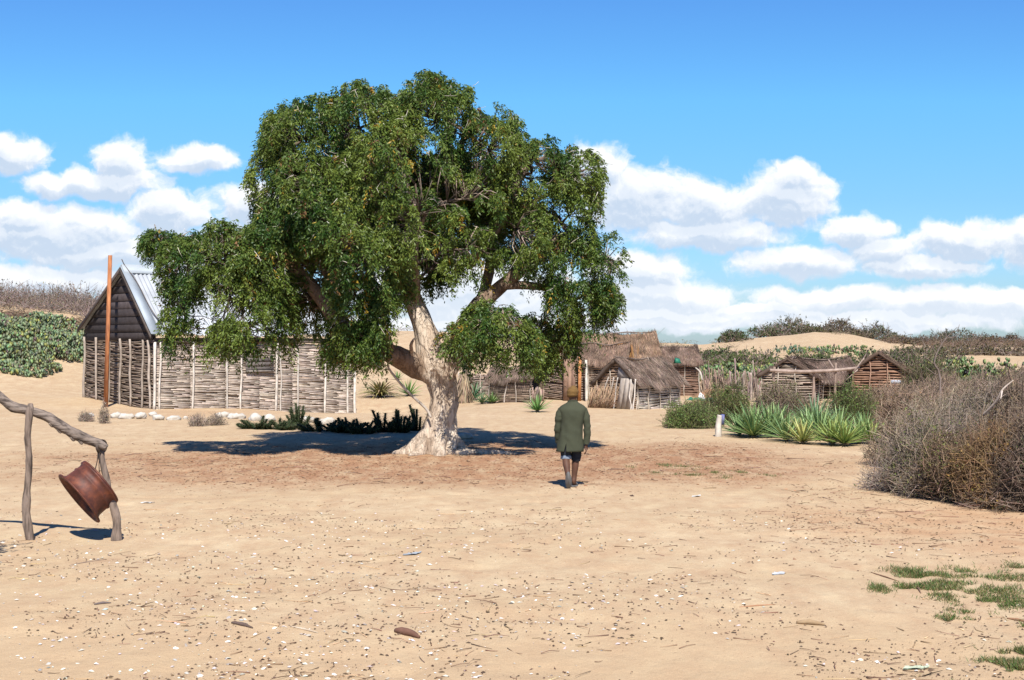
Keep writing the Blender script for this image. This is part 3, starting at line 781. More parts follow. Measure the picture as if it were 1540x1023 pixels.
def thatch(mb, e0, e1, r1, r0, n=2500, col=(.2, .14, .1), th=.1, straw=(.28, .55), w=.012, lift=.04):
    "roof slope from eave e0-e1 up to ridge r0-r1"
    e0, e1, r1, r0 = [np.array(q, float) for q in (e0, e1, r1, r0)]
    nrm = np.cross(e1 - e0, r0 - e0); nrm /= np.linalg.norm(nrm)
    if nrm[2] < 0: nrm = -nrm
    # lumpy slab
    m, k = 14, 8
    S, T_ = np.meshgrid(np.linspace(0, 1, m), np.linspace(0, 1, k))
    pt = (e0 * (1 - S[..., None]) + e1 * S[..., None]) * (1 - T_[..., None]) + (r0 * (1 - S[..., None]) + r1 * S[..., None]) * T_[..., None]
    bump = fbm(pt * 1.8, 2, 14)[..., None] * .09
    pt = pt - np.array([0, 0, 1.]) * (.15 * (1 - (2 * S - 1) ** 2) * (.4 + .6 * T_) )[..., None] + np.array([0, 0, 1.]) * (.13 * fbm(np.stack([S * 5, 0 * S, 0 * S + e0[0]], -1), 2, 8))[..., None]
    top = pt + nrm * (th * .5 + bump); bot = pt - nrm * th * .5
    V = np.concatenate([top.reshape(-1, 3), bot.reshape(-1, 3)])
    i = np.arange(k - 1)[:, None] * m; j = np.arange(m - 1)[None]
    q1 = np.stack([i + j, i + j + 1, i + m + j + 1, i + m + j], -1).reshape(-1, 4)
    o = m * k
    sides = [[j_, j_ + o, j_ + 1 + o, j_ + 1] for j_ in range(m - 1)] + [[(k - 1) * m + j_, (k - 1) * m + j_ + 1, (k - 1) * m + j_ + 1 + o, (k - 1) * m + j_ + o] for j_ in range(m - 1)]
    sides += [[i_ * m, (i_ + 1) * m, (i_ + 1) * m + o, i_ * m + o] for i_ in range(k - 1)] + [[i_ * m + m - 1, i_ * m + m - 1 + o, (i_ + 1) * m + m - 1 + o, (i_ + 1) * m + m - 1] for i_ in range(k - 1)]
    mb.add(V, np.concatenate([q1, q1[:, ::-1] + o, np.array(sides)]), None, np.asarray(col) * .55)
    s = rng.random(n); t = rng.random(n) * 1.02
    t[: n // 5] = rng.uniform(-.02, .10, n // 5)
    p = (e0 * (1 - s[:, None]) + e1 * s[:, None]) * (1 - t[:, None]) + (r0 * (1 - s[:, None]) + r1 * s[:, None]) * t[:, None]
    p_ = p
    p = p - np.array([0, 0, 1.]) * (.15 * (1 - (2 * s - 1) ** 2) * (.4 + .6 * t))[:, None] + np.array([0, 0, 1.]) * (.13 * fbm(np.stack([s * 5, 0 * s, 0 * s + e0[0]], -1), 2, 8))[:, None]
    p = p + nrm * (th * .5 + .012 + fbm(p_ * 1.8, 2, 14)[:, None] * .09)
    dn = (e0 + e1) / 2 - (r0 + r1) / 2; dn /= np.linalg.norm(dn)
    ax = (e1 - e0) / np.linalg.norm(e1 - e0)
    d = dn + ax * rng.normal(0, .16, (n, 1)) + nrm * rng.normal(.03, .05, (n, 1)) - np.array([0, 0, 1]) * (t[:, None] < .08) * .25
    d /= np.linalg.norm(d, axis=1, keepdims=True)
    Ln = rng.uniform(*straw, n) * np.where(t < .08, rng.uniform(.6, 1.5, n), 1)
    sp_ = np.cross(d, nrm + rng.normal(0, .3, (n, 3))); sp_ /= np.linalg.norm(sp_, axis=1, keepdims=True)
    cl = vary(col, n, .28, .05) * (1 + .6 * fbm(p * 2.5, 2, 41))[:, None]
    pale = rng.random(n) < .12; cl[pale] *= 1.7
    leaves(mb, p - d * (Ln * .5)[:, None], d, sp_, Ln, w * rng.uniform(.6, 1.6, n), np.clip(cl, 0, .6))

def hut(name, label, A, th, L, W, zb, wh, rh, col, tcol, back=(.10, .07, .05), over=.22, nth=3000, pitch=.07, r=.024, group=None, posts=True, gcol=None, seg=.9, skip_gable=False, dz=0.0, cat='hut', pcol=(.5, .44, .37)):
    """A front corner (xy), th direction of the long wall; W goes to the left-back"""
    A = np.array(A[:2], float)
    e1 = np.array([math.cos(th), math.sin(th)]); e2 = np.array([-math.sin(th), math.cos(th)])
    B = A + e1 * L; C = B + e2 * W; D = A + e2 * W
    root = empty(name, [*A, zb], label, cat, group)
    zt = zb + wh; za = zb + rh
    cm = (A + C) / 2; sg = 1 if W > 0 else -1
    def ow(p, q):
        e_ = (q - p) / np.linalg.norm(q - p); n_ = np.array([e_[1], -e_[0]]); return n_ if np.dot(n_, (p + q) / 2 - cm) > 0 else -n_
    w1 = MB(); stick_wall(w1, A, B, zb, zb + dz, zt, zt, pitch, r, col, back, seg, out=ow(A, B)); w1.build('long_wall', M['wood'], root)
    if not skip_gable:
        w2 = MB(); stick_wall(w2, D, A, zb, zb, zt, zt, pitch, r, gcol or col, back, seg * .8, gable=za - .03, out=ow(D, A)); w2.build('gable_wall', M['wood'], root)
    w3 = MB(); stick_wall(w3, B, C, zb + dz, zb, zt, zt, pitch * 1.6, r, col, back, seg, gable=za - .03, out=ow(B, C)); w3.build('gable_wall', M['wood'], root)
    w4 = MB(); stick_wall(w4, C, D, zb, zb, zt, zt, pitch * 2, r, col, back, seg, out=ow(C, D)); w4.build('long_wall', M['wood'], root)
    # roof
    slope = (za - zt) / (abs(W) / 2)
    def p3(q, z): return np.array([q[0], q[1], z])
    o1 = e1 * over; ov = over * sg
    rt = MB()
    R0 = p3(A + e2 * W / 2 - o1, za + .05); R1 = p3(B + e2 * W / 2 + o1, za + .05 - .04)
    F0 = p3(A - e2 * ov - o1, zt - slope * over + .05); F1 = p3(B - e2 * ov + o1, zt - slope * over + .05)
    K0 = p3(D + e2 * ov - o1, zt - slope * over + .05); K1 = p3(C + e2 * ov + o1, zt - slope * over + .05)
    thatch(rt, F0, F1, R1, R0, nth, tcol)
    thatch(rt, K1, K0, R0, R1, nth // 2, tcol)
    rr = rt.build('thatch_roof', M['thatch'], root)
    pm = MB(); fr_ = np.linspace(0, 1, 7); hz_ = np.array([0, 0, 1.]) * (.08 - .12 * (1 - (2 * fr_ - 1) ** 2) + rng.normal(0, .03, 7))[:, None]; tube(pm, R0 + (R1 - R0) * fr_[:, None] + hz_, [.02, .028, .03, .03, .03, .026, .015], 6, (.22, .17, .14), None, True, 2)
    pm.build('ridge_pole', M['wood'], root)
    if posts:
        for f in np.linspace(0, 1, posts if isinstance(posts, int) and posts > 1 else 5):
            q = A + e1 * L * f - e2 * .045 * sg
            post(root, q[0], q[1], zb + dz * f, zt + rng.uniform(-.05, .04), .022, pcol, (rng.normal(0, .04), 0))
        for f in np.linspace(.0, 1, 4):
            q = A + e2 * W * f - e1 * .045
            hh = zt + (za - zt) * (1 - abs(f - .5) * 2) - .05
            if not skip_gable: post(root, q[0], q[1], zb, hh, .024, pcol, (rng.normal(0, .03), 0))
    return root, A, B, C, D, zt, za, e1, e2

# ------------------------------------------------------------------ the big house with the tin roof
def big_house():
    th = R(40); e1 = np.array([math.cos(th), math.sin(th)]); e2 = np.array([-math.sin(th), math.cos(th)])
    A = P(232, 615, 49.5)[:2]; L = 8.35; W = 5.8
    B = A + e1 * L; D = A + e2 * W; C = D + e1 * L
    zA = gzs(*A); zB = -.47; zD = gzs(*D)
    zt = 2.42; tB = 2.12; tD = 2.72; za = 4.95
    root = empty('stick_house', [*A, zA], 'large house with walls of stacked grey sticks and a corrugated tin roof behind the tree', 'house')
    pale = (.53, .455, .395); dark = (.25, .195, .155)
    n = 7
    w = MB()
    # long wall: bays between posts, base and top follow the sagging wall
    fr = np.linspace(0, 1, n)
    topf = lambda f: zt - .02 - .26 * max(0, f - .55) / .45
    basef = lambda f: float(np.interp(f, [0, .3, .6, 1], [zA, zA - .08, -.25, zB]))
    for i in range(n - 1):
        a = A + e1 * L * fr[i]; b = A + e1 * L * fr[i + 1]
        stick_wall(w, a, b, basef(fr[i]), basef(fr[i + 1]), topf(fr[i]), topf(fr[i + 1]), .046, .022, pale, (.46, .36, .26) if i >= 3 else (.36, .28, .21), 1.0, jit=1.0)
    w.build('long_wall', M['wood'], root)
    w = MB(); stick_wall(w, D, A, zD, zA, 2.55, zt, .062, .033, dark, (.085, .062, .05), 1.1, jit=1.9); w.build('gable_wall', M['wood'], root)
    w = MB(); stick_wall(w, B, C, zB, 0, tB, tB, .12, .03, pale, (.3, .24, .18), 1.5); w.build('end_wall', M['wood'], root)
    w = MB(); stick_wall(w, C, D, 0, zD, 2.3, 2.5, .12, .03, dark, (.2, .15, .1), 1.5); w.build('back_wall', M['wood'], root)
    # posts on the long wall
    for f, r, c in ((-.005, .05, .6), (.02, .04, .66), (.17, .04, .64), (.335, .036, .6), (.40, .036, .62), (.575, .045, .66), (.60, .03, .62), (.685, .035, .68), (.83, .04, .66), (.955, .04, .72), (.995, .055, .8)):
        q = A + e1 * L * f - e2 * .07
        post(root, q[0], q[1], basef(min(max(f, 0), 1)), topf(f) + rng.uniform(-.03, .06) - .1, r, (c, c * .93, c * .84), (rng.normal(0, .05), 0))
    for f, r in ((.03, .045), (.14, .04), (.30, .042), (.45, .04), (.62, .04), (.80, .042), (.99, .05)):
        q = A + e2 * W * f - e1 * .075
        post(root, q[0], q[1], zA * (1 - f) + zD * f, zt + .15 * f - .03, r, (.42, .36, .31), (rng.normal(0, .035), 0), wob=.025)
    # plank gable
    g = MB(); k = 0; z = zt - .02; m = A + e2 * W * .38
    hb = (za - zt) / 9
    while z < za - .12:
        def span(zq):
            f = np.clip((za - zq) / (za - 2.85), 0, 1); return f
        f0, f1 = span(z), span(min(z + hb - .012, za - .02))
        ofs = -e1 * (.03 + .012 * (k % 2))
        def pt(f, s, zq):
            q = m + ((A - m) if s > 0 else (D - m)) * f + ofs; return np.array([q[0], q[1], zq])
        tilt = .035 * rng.normal()
        v = [pt(f0, -1, z + tilt * .2), pt(f0, 1, z), pt(f1, 1, z + hb - .012), pt(f1, -1, z + hb - .012 + tilt * .2)]
        slab(g, v[1], v[0], v[3], v[2], .025, np.array([.062, .050, .052]) * rng.uniform(.6, 1.5))
        z += hb; k += 1
    ib = e1 * .02
    bk_ = [[*(q + ib), z_] for q, z_ in ((A, zt - .06), (A, 2.78), (m, za - .08), (D, 2.78), (D, zt - .06))]
    bk_ += [[q[0] + e1[0] * .04, q[1] + e1[1] * .04, q[2]] for q in bk_]
    g.add(bk_, [[0, 5, 6, 1], [1, 6, 7, 2], [2, 7, 8, 3], [3, 8, 9, 4], [4, 9, 5, 0]], [[0, 1, 2], [0, 2, 3], [0, 3, 4], [7, 6, 5], [8, 7, 5], [9, 8, 5]], (.05, .04, .04))
    g.build('plank_gable', M['wood'], root)
    # roof: corrugated sheets with a slope towards the long wall and one behind
    def corr(mb, e0, r0, ax, Lr, col):
        e0 = np.array(e0, float); r0 = np.array(r0, float)
        pitch = .16; nn = int(Lr / pitch * 6)
        s = np.linspace(0, Lr, nn); up = r0 - e0
        nrm = np.cross(ax, up); nrm /= np.linalg.norm(nrm)
        if nrm[2] < 0: nrm = -nrm
        h = .028 * np.cos(s / pitch * 2 * np.pi)
        h = h + .012 * np.sin(s * 1.1)
        K = 5; rows = []
        sheet = (s // .85).astype(int)
        so_ = np.array([rng.normal(0, .03) for _ in range(60)])[sheet]
        for t in np.linspace(0, 1, K):
            tt = t if t > 0 else 0
            rows.append(e0 + ax * s[:, None] + up * (tt + (so_[:, None] / np.linalg.norm(up) if t == 0 else 0)) + nrm * (h + .01 * (sheet % 2))[:, None])
        V = np.array(rows).reshape(-1, 3)
        i = np.arange(K - 1)[:, None] * nn; j = np.arange(nn - 1)[None]
        Q = np.stack([i + j, i + j + 1, i + nn + j + 1, i + nn + j], -1).reshape(-1, 4)
        V2 = V - nrm * .006; o = len(V)
        cv = np.tile(np.array([[1, 1, 1]]) * (1 + .06 * ((sheet * 7) % 5 - 2) / 2)[:, None], (K, 1)) * np.asarray(col)
        mb.add(np.concatenate([V, V2]), np.concatenate([Q, Q[:, ::-1] + o]), None, np.concatenate([cv, cv]))
    ax3 = np.array([*e1, 0])
    ov = .28
    Rr = np.array([*(m - e1 * .22), za + .06]); Fe = np.array([*(A - e2 * ov - e1 * .22), zt + .15]); Ke = np.array([*(D + e2 * .12 - e1 * .22), tD + .12])
    LR = L * .9
    rb = MB(); corr(rb, Fe, Rr, ax3, LR, (1, 1, 1)); corr(rb, Ke, Rr, ax3, LR, (1, 1, 1))
    tin = mat('corrugated_tin', (.43, .455, .48), (.33, .355, .385), 1.3, .6, .1, 8., attr=True, metal=.1, spec=.3)
    roof = rb.build('tin_roof', tin, root)
    # rolled flashing along the ridge and down the verge
    rf = MB()
    up = Rr - Fe; upn = up / np.linalg.norm(up); nr = np.cross(ax3, upn); nr = nr if nr[2] > 0 else -nr
    u0 = Rr - upn * .35 + nr * .06; u1 = Rr + nr * .04 + [0, 0, .09]
    slab(rf, u0, u0 + ax3 * LR, u1 + ax3 * LR, u1, .012, (.95, 1, 1.02))
    k0 = Ke - Rr; k0 /= np.linalg.norm(k0); nk = np.array([-nr[0], -nr[1], nr[2]]); u2 = Rr + k0 * .35 + nk * .06
    slab(rf, u1 + ax3 * 0, u1 + ax3 * LR, u2 + ax3 * LR, u2, .012, (.9, .95, 1))
    rf.build('ridge_cap', tin, root)
    vf = MB(); v0 = Fe + nr * .055 - ax3 * .05; v1 = Rr + nr * .055 - ax3 * .05
    slab(vf, v0, v0 + ax3 * .36, v1 + ax3 * .36, v1, .012, (.82, .88, .92))
    vf.build('verge_flashing', tin, root)
    bm = MB()
    slab(bm, Ke - ax3 * .03 + nk * .0, Rr - ax3 * .03, Rr - ax3 * .03 - [0, 0, .16], Ke - ax3 * .03 - [0, 0, .16], .03, (.10, .08, .075))
    slab(bm, Rr - ax3 * .03 - [0, 0, .02], Fe - ax3 * .03 - [0, 0, .02], Fe - ax3 * .03 - [0, 0, .16], Rr - ax3 * .03 - [0, 0, .16], .03, (.13, .11, .10))
    bm.build('barge_board', M['wood'], root)
    # dark band of purlins below the eave
    pb = MB()
    for i in range(2):
        a = np.array([*(A - e2 * (.02 + .05 * i)), zt + .0 - .09 * i]); b = a + ax3 * L * .93
        tube(pb, [a, (a + b) / 2 + [0, 0, .02], b], [.05, .05, .045], 7, (.12, .095, .08), None, True, 2)
    pb.build('eave_beam', M['wood'], root)
    # rope lying over the roof
    rp = MB(); q = []
    for t in np.linspace(0, 1, 9):
        p_ = (Rr + nr * .09) * (1 - t) + (Fe + nr * .09) * t + ax3 * (.12 + .45 * t + .06 * math.sin(t * 7)); q.append(p_)
    q.append(q[-1] + np.array([.0, -.05, -.35])); q.append(q[-1] + np.array([.03, -.05, -.3]))
    q = [Rr + nr * .1 + [0, 0, .22]] + q
    tube(rp, q, [.018] * len(q), 5, (.13, .11, .10), None, True, 2)
    rp.build('rope', M['wood'], root)
    # shutter
    sh = MB(); f = .50
    c = A + e1 * L * .435 - e2 * .12
    b0 = 1.28; 
    for i in range(3):
        a = np.array([*(A + e1 * L * .425 - e2 * .10), b0 + i * .16]); b = a + ax3 * 1.15
        slab(sh, a, b, b + [0, 0, .15], a + [0, 0, .15], .03, np.array([.16, .14, .13]) * rng.uniform(.8, 1.2))
    a = np.array([*(A + e1 * L * .425 - e2 * .135), b0 - .04]);
    slab(sh, a, a + ax3 * 1.15, a + ax3 * 1.15 + [0, 0, .06], a + [0, 0, .06], .03, (.3, .27, .24))
    sh.build('shutter', M['wood'], root)
    # orange plank standing against the gable
    x0 = P(158, 604, 50.3); x0[2] = gzs(x0[0], x0[1]); x1 = P(165, 384, 50.4)
    pk = MB(); d = x1 - x0; d /= np.linalg.norm(d); sx = np.array([.075, -.02, 0])
    fw = np.array([.02, .05, 0])
    v = [x0 - sx - [0, 0, .1], x0 + sx - [0, 0, .1], x1 + sx * .8, x1 - sx * .8]
    v = v + [q + fw for q in v]
    pk.add(v, [[0, 1, 2, 3], [7, 6, 5, 4], [0, 4, 5, 1], [1, 5, 6, 2], [2, 6, 7, 3], [3, 7, 4, 0]], None, (1, 1, 1))
    o = pk.build('wooden_plank', mat('orange_plank', (.46, .19, .075), (.24, .085, .04), 5., .75, .6, 18., (5, 5, .6)), None)
    origin_at(o, x0); tag(o, 'tall orange wooden plank standing upright against the dark gable of the house', 'plank')
big_house()

# ------------------------------------------------------------------ village huts
def face_hut(name, label, px, Y, pw, wh, rh, depth, **k):
    "gable faces the camera: px centre, width in px"
    W = pw / FPX * Y
    x = (px - CX) / FPX * Y
    th = R(k.pop('ang', 78))
    e2 = np.array([-math.sin(th), math.cos(th)])
    A = np.array([x, Y]) - e2 * W / 2
    zb = k.pop('zb', gzs(x, Y))
    return hut(name, label, A, th, depth, W, zb, wh, rh, **k)

brown = (.34, .26, .20); redb = (.30, .19, .14); greyb = (.42, .36, .31)
thc = (.175, .128, .10)
# low pen-like hut just right of the tree
A = G(800, 606)
hr = hut('small_hut', 'tiny low hut of woven sticks with a dark doorway directly right of the tree trunk', A[:2], R(157), 1.85, -1.2, A[2] - .05, 1.0, 1.42, brown, thc, nth=2200, pitch=.05, r=.019, skip_gable=True, posts=False, over=.12)
root = hr[0]
for f in (0.02, .35, .62, .97):
    q = A[:2] + hr[7] * 1.85 * f - np.array([.03, .06])
    post(root, q[0], q[1], A[2], A[2] + 1.0 + (.25 if f == .62 else 0), .026 if f == .62 else .02, (.5, .44, .38), (.16 if f == .62 else 0.02, 0))
dm = MB(); e2 = hr[8] * -1
q0 = A[:2]; q1 = q0 + e2 * 1.2
for f in np.linspace(.02, .98, 9):
    q = q0 + e2 * 1.2 * f
    tube(dm, [[q[0], q[1], A[2] - .05], [q[0] + rng.normal(0, .02), q[1], A[2] + .3], [q[0] + rng.normal(0, .03), q[1], A[2] + rng.uniform(.5, .62)]], .03, 5, vary((.36, .28, .23), 1, .2)[0], None, True, 1)
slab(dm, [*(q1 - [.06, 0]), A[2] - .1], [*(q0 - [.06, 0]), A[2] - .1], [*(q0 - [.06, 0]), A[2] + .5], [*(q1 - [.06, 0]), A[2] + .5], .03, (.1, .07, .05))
dm.build('doorway_screen', M['wood'], root)

# long hut compound
zb = gzs(*P(925, 600, 56)[:2])
Aq = P(820, 600, 58)[:2]; th = math.atan2(55.0 - 58, P(935, 0, 55.0)[0] - Aq[0])
e1 = np.array([math.cos(th), math.sin(th)])
L3 = np.linalg.norm(P(935, 0, 55.0)[:2] - Aq)
hA = hut('long_hut', 'long stick hut with an upright plank door and orange jamb behind the walking man', P(862, 600, 57)[:2], R(-8), 2.05, 2.6, zb, 1.5, 2.25, brown, (.20, .135, .10), nth=4200, pitch=.075, r=.027, posts=4, over=.16, back=(.16, .10, .07))
r3 = hA[0]
# plank door and its jamb
dm = MB()
x0 = P(853, 600, 56.75); 
for i, (w_, c_) in enumerate(((.16, (.30, .19, .135)), (.16, (.34, .22, .155)), (.15, (.27, .17, .125)))):
    a = np.array([x0[0] + i * .158 - .16, x0[1] - .02 * i, zb - .05])
    slab(dm, a, a + [w_, -.02, 0], a + [w_ + .03, -.02, 1.72 + .04 * i], a + [.03, 0, 1.70 + .04 * i], .03, c_)
dm.build('door', M['wood'], r3)
dm = MB(); a = P(869, 600, 56.6); a[2] = zb - .05
slab(dm, a, a + [.13, 0, 0], a + [.15, 0, 1.82], a + [.03, 0, 1.80], .05, (.55, .25, .10))
dm.build('door_jamb', M['wood'], r3)
a = P(882, 600, 56.3); post(r3, a[0], a[1], zb, zb + 1.62, .055, (.72, .68, .6), (-.02, 0))
# reed screen to the left of the door
scr = empty('reed_fence', [*P(835, 600, 57.6)[:2], zb], 'section of woven reed fence left of the plank door of the long hut', 'fence')
w = MB(); stick_wall(w, P(812, 0, 58.2), P(852, 0, 57.1), zb + .1, zb, zb + 1.5, zb + 1.5, .07, .026, (.33, .25, .20), (.17, .11, .08), .7); w.build('panel', M['wood'], scr)
for x in (813, 826, 838, 848):
    a = P(x, 0, 57.3 + (852 - x) * .027); post(scr, a[0], a[1] - .05, zb + .05, zb + 1.5, .03, (.36, .27, .22), (0, 0))
# far fence seen under the crown, left
fz = empty('reed_fence', [*P(720, 0, 62)[:2], gzs(*P(720, 0, 62)[:2])], 'far low woven reed fence glimpsed under the crown just right of the trunk', 'fence')
w = MB(); a = P(690, 0, 62.5); b = P(745, 0, 61.5); stick_wall(w, a, b, gzs(*a[:2]), gzs(*b[:2]), gzs(*a[:2]) + .9, gzs(*b[:2]) + .9, .07, .025, (.42, .34, .29), (.25, .18, .14), .9); w.build('panel', M['wood'], fz)
for f in (0, .3, .6, .95):
    q = a * (1 - f) + b * f; post(fz, q[0], q[1] - .06, gzs(q[0], q[1]), gzs(q[0], q[1]) + .95, .028, (.5, .42, .36))
# larger hut behind, higher ridge
zb2 = gzs(*P(940, 0, 61)[:2])
hB = hut('thatched_hut', 'tall hut with the highest pale brown thatched roof at the back of the hut cluster', P(868, 0, 60.5)[:2], R(6), 3.5, 2.8, zb2, 1.6, 2.72 - max(0, zb2 - .1), (.33, .23, .17), (.26, .175, .12), nth=6500, pitch=.08, r=.03, posts=5, over=.2, back=(.15, .09, .06))
# orange straw bundle between roofs
sb = MB(); c = P(938, 532, 58.6); N = 420
p = c + rng.normal(0, 1, (N, 3)) * [.16, .06, .05] + [0, 0, .42]
d = np.tile([.0, -.15, -1.], (N, 1)) + rng.normal(0, .08, (N, 3)); d /= np.linalg.norm(d, axis=1, keepdims=True)
leaves(sb, p, d, np.tile([1., 0, 0], (N, 1)), rng.uniform(.6, 1.0, N), .02, vary((.42, .22, .09), N, .2))
box(sb, c, (.3, .06, .8), None, (.33, .17, .07))
o = sb.build('straw_bundle', M['thatch']); origin_at(o, c); tag(o, 'upright orange straw bundle between the thatched roofs', 'straw bundle')
# right extension
zb3 = gzs(*P(1020, 0, 63)[:2])
hC = hut('side_hut', 'right hand hut of the back cluster with thatch over a reddish stick wall', P(985, 0, 62.5)[:2], R(3), 1.95, 2.4, zb3, 1.42, 2.15, redb, (.165, .115, .09), nth=3600, pitch=.07, r=.026, posts=4, over=.16)
# front leaning hut
A4 = G(958, 616)
h4 = hut('crooked_hut', 'crooked small hut with pale stick walls and a leaning plank door', A4[:2], R(45), 2.35, 1.8, A4[2] - .03, .98, 1.74, (.56, .51, .46), (.195, .145, .115), nth=4200, pitch=.062, r=.026, posts=5, over=.17, gcol=(.36, .26, .19), back=(.07, .05, .04))
r4, A_, B_, C_, D_, zt4, za4, f1, f2 = h4
dm = MB(); z0 = A4[2] - .05
for i in range(3):
    s = .22 + i * .21
    q0 = A_ + f2 * (s + .19) - f1 * .14; q1 = A_ + f2 * (s - .005) - f1 * .14
    t0 = q0 - f2 * .22; t1 = q1 - f2 * .22
    slab(dm, [*q0, z0], [*q1, z0], [*t1, z0 + 1.12], [*t0, z0 + 1.12], .03, np.array([.40, .35, .31]) * rng.uniform(.85, 1.1))
dm.build('door', M['wood'], r4)
dm = MB(); q0 = A_ + f2 * .85 - f1 * .1; q1 = A_ + f2 * .25 - f1 * .1
slab(dm, [*q0, z0 + 1.05], [*q1, z0 + 1.12], [*q1, z0 + 1.42], [*(q0 - f2 * .1), z0 + 1.5], .03, (.34, .31, .29)); dm.build('gable_board', M['wood'], r4)
for s, l, c_ in ((.18, -.05, .72), (.05, -.12, .68), (.95, -.22, .5), (1.3, -.38, .5), (1.7, -.55, .45)):
    q = A_ + f2 * s - f1 * (.16); post(r4, q[0], q[1], z0, z0 + (1.1 if s < .5 else 1.15), .024, (c_, c_ * .92, c_ * .84), tuple(f2 * l))
# dry reeds heaped on the gable side
rd = MB(); N = 900
q = A_[None] + f2[None] * rng.uniform(1.15, 2.15, (N, 1)) - f1[None] * rng.uniform(.0, .2, (N, 1))
p = np.concatenate([q, np.full((N, 1), z0)], 1); tp = p + np.concatenate([-f2[None] * rng.uniform(.1, .5, (N, 1)), rng.uniform(.2, .85, (N, 1))], 1) + rng.normal(0, .08, (N, 3))
sticks(rd, p, tp, .011, .006, 3, vary((.36, .25, .17), N, .3), .05)
o = rd.build('reed_pile', M['thatch']); origin_at(o, [*(A_ + f2 * 1.5), z0]); tag(o, 'pile of dry reeds leaning on the left side of the crooked hut', 'reeds')

# right cluster, behind the agaves
hut5 = face_hut('open_gable_hut', 'hut with an open thatched gable and whitish stick wall left of the pole rack', 1184, 55, 78, 1.0, 1.66, 2.2, col=(.42, .34, .28), tcol=(.19, .135, .105), nth=3000, pitch=.085, r=.028, zb=.05, over=.14, posts=3, ang=70)
A6 = P(1208, 0, 59)[:2]
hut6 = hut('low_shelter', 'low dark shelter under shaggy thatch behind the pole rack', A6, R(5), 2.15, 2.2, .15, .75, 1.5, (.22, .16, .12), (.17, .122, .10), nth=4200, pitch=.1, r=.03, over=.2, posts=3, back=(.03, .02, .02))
hut7 = face_hut('log_hut', 'reddish hut of stacked logs with its gable facing the yard, right of the pole rack', 1322, 57, 76, 1.15, 1.85, 2.4, col=(.34, .20, .135), tcol=(.20, .135, .10), nth=3400, pitch=.10, r=.036, zb=.05, over=.16, posts=3, ang=74, back=(.09, .05, .04), pcol=(.45, .28, .2))
gp = MB(); c = P(1340, 577, 55.9); slab(gp, c, c + [.5, 0, 0], c + [.5, 0, .14], c + [0, 0, .14], .03, (.45, .5, .58)); gp.build('grey_board', M['wood'], hut7[0])
# pole rack
rk = empty('pole_rack', G(1222, 612), 'rack of rough poles with a long horizontal beam in front of the low shelter', 'rack')
for x, t, y in ((1163, 552, 53.2), (1222, 556, 53.4), (1255, 546, 53.5)):
    a = P(x, 0, y); zb_ = gzs(a[0], a[1]); z1 = P(x, t, y)[2]
    post(rk, a[0], a[1], zb_, z1, .05, (.36, .27, .22), (.05, 0))
gp = MB(); tube(gp, [P(1158, 557, 53), P(1205, 559, 53.2), P(1255, 557, 53.4), P(1292, 553, 53.8)], [.06, .065, .06, .05], 8, (.40, .31, .26), None, True, 4); gp.build('beam', M['wood'], rk)
for (a, b, r_) in (((1255, 556), (1246, 541), .04), ((1283, 560), (1300, 538), .035), ((1290, 556), (1272, 572), .03)):
    gp = MB(); tube(gp, [P(*a, 53.6), P(*b, 53.6)], [r_, r_ * .6], 6, (.36, .28, .24), None, True, 3); gp.build('prop', M['wood'], rk)

# stake fence behind the clearing
def stake_fence(label, pts, h, n, seed, col=(.30, .22, .18)):
    g0 = [*P(pts[0][0], 0, pts[0][1])[:2]]; g0.append(gzs(*g0))
    rt = empty('stake_fence', g0, label, 'fence')
    q = np.array([P(a, 0, b)[:2] for a, b in pts]); seg = np.linalg.norm(np.diff(q, axis=0), axis=1); cum = np.concatenate([[0], np.cumsum(seg)])
    for i in range(n):
        s = cum[-1] * (i + rng.uniform(-.3, .3)) / n; s = min(max(s, 0), cum[-1])
        x = np.interp(s, cum, q[:, 0]); y = np.interp(s, cum, q[:, 1]) + rng.normal(0, .15)
        z = gzs(x, y); hh = h * rng.uniform(.55, 1.15) * (1.35 if rng.random() < .12 else 1)
        post(rt, x, y, z, z + hh, rng.uniform(.014, .036), vary(col, 1, .25)[0], (rng.normal(0, .16), 0), 'stake')
    return rt
stake_fence('thicket of upright brown stakes fencing the garden behind the green tarp', [(1056, 66), (1085, 64), (1112, 62.5), (1140, 60)], 1.1, 80, 1)
stake_fence('short fence of grey stakes between the tarp clearing and the open gable hut', [(1100, 58), (1120, 57.5), (1148, 57)], 1.1, 22, 2, (.36, .29, .25))

# rubble / dried earth mound, tarps, sacks
def mound(name, label, cat, c, r, h, mt, sd=0, k=.35, col=W1):
    th = np.linspace(0, 2 * np.pi, 28, endpoint=False); rr = np.linspace(0, 1, 10)
    T_, R_ = np.meshgrid(th, rr)
    x = np.cos(T_) * R_; y = np.sin(T_) * R_
    nz = fbm(np.stack([x * 2.5, y * 2.5, 0 * x + sd], -1), 4, sd)
    X = c[0] + x * r[0] * (1 + .2 * nz); Y = c[1] + y * r[1] * (1 + .2 * nz)
    Z = gz(X, Y) - .03 + h * np.clip((1 - R_ ** 2) * (1 + k * 2 * nz), 0, None)
    i = np.arange(9)[:, None] * 28; j = np.arange(28)[None]; j2 = (j + 1) % 28
    Q = np.stack([i + j, i + 28 + j, i + 28 + j2, i + j2], -1).reshape(-1, 4)
    mb = MB(); mb.add(np.stack([X, Y, Z], -1).reshape(-1, 3), Q, None, col)
    o = mb.build(name, mt, None, True); origin_at(o, [c[0], c[1], gzs(c[0], c[1])]); tag(o, label, cat); return o
M['dirt'] = mat('reddish_dirt', (.30, .17, .10), (.18, .10, .065), 3., .95, .8, 8., bdist=.05)
mound('earth_heap', 'heap of reddish brown earth and bark behind the green tarp', 'heap', XG(1080, 61), (1.1, .8), .42, M['dirt'], 3)
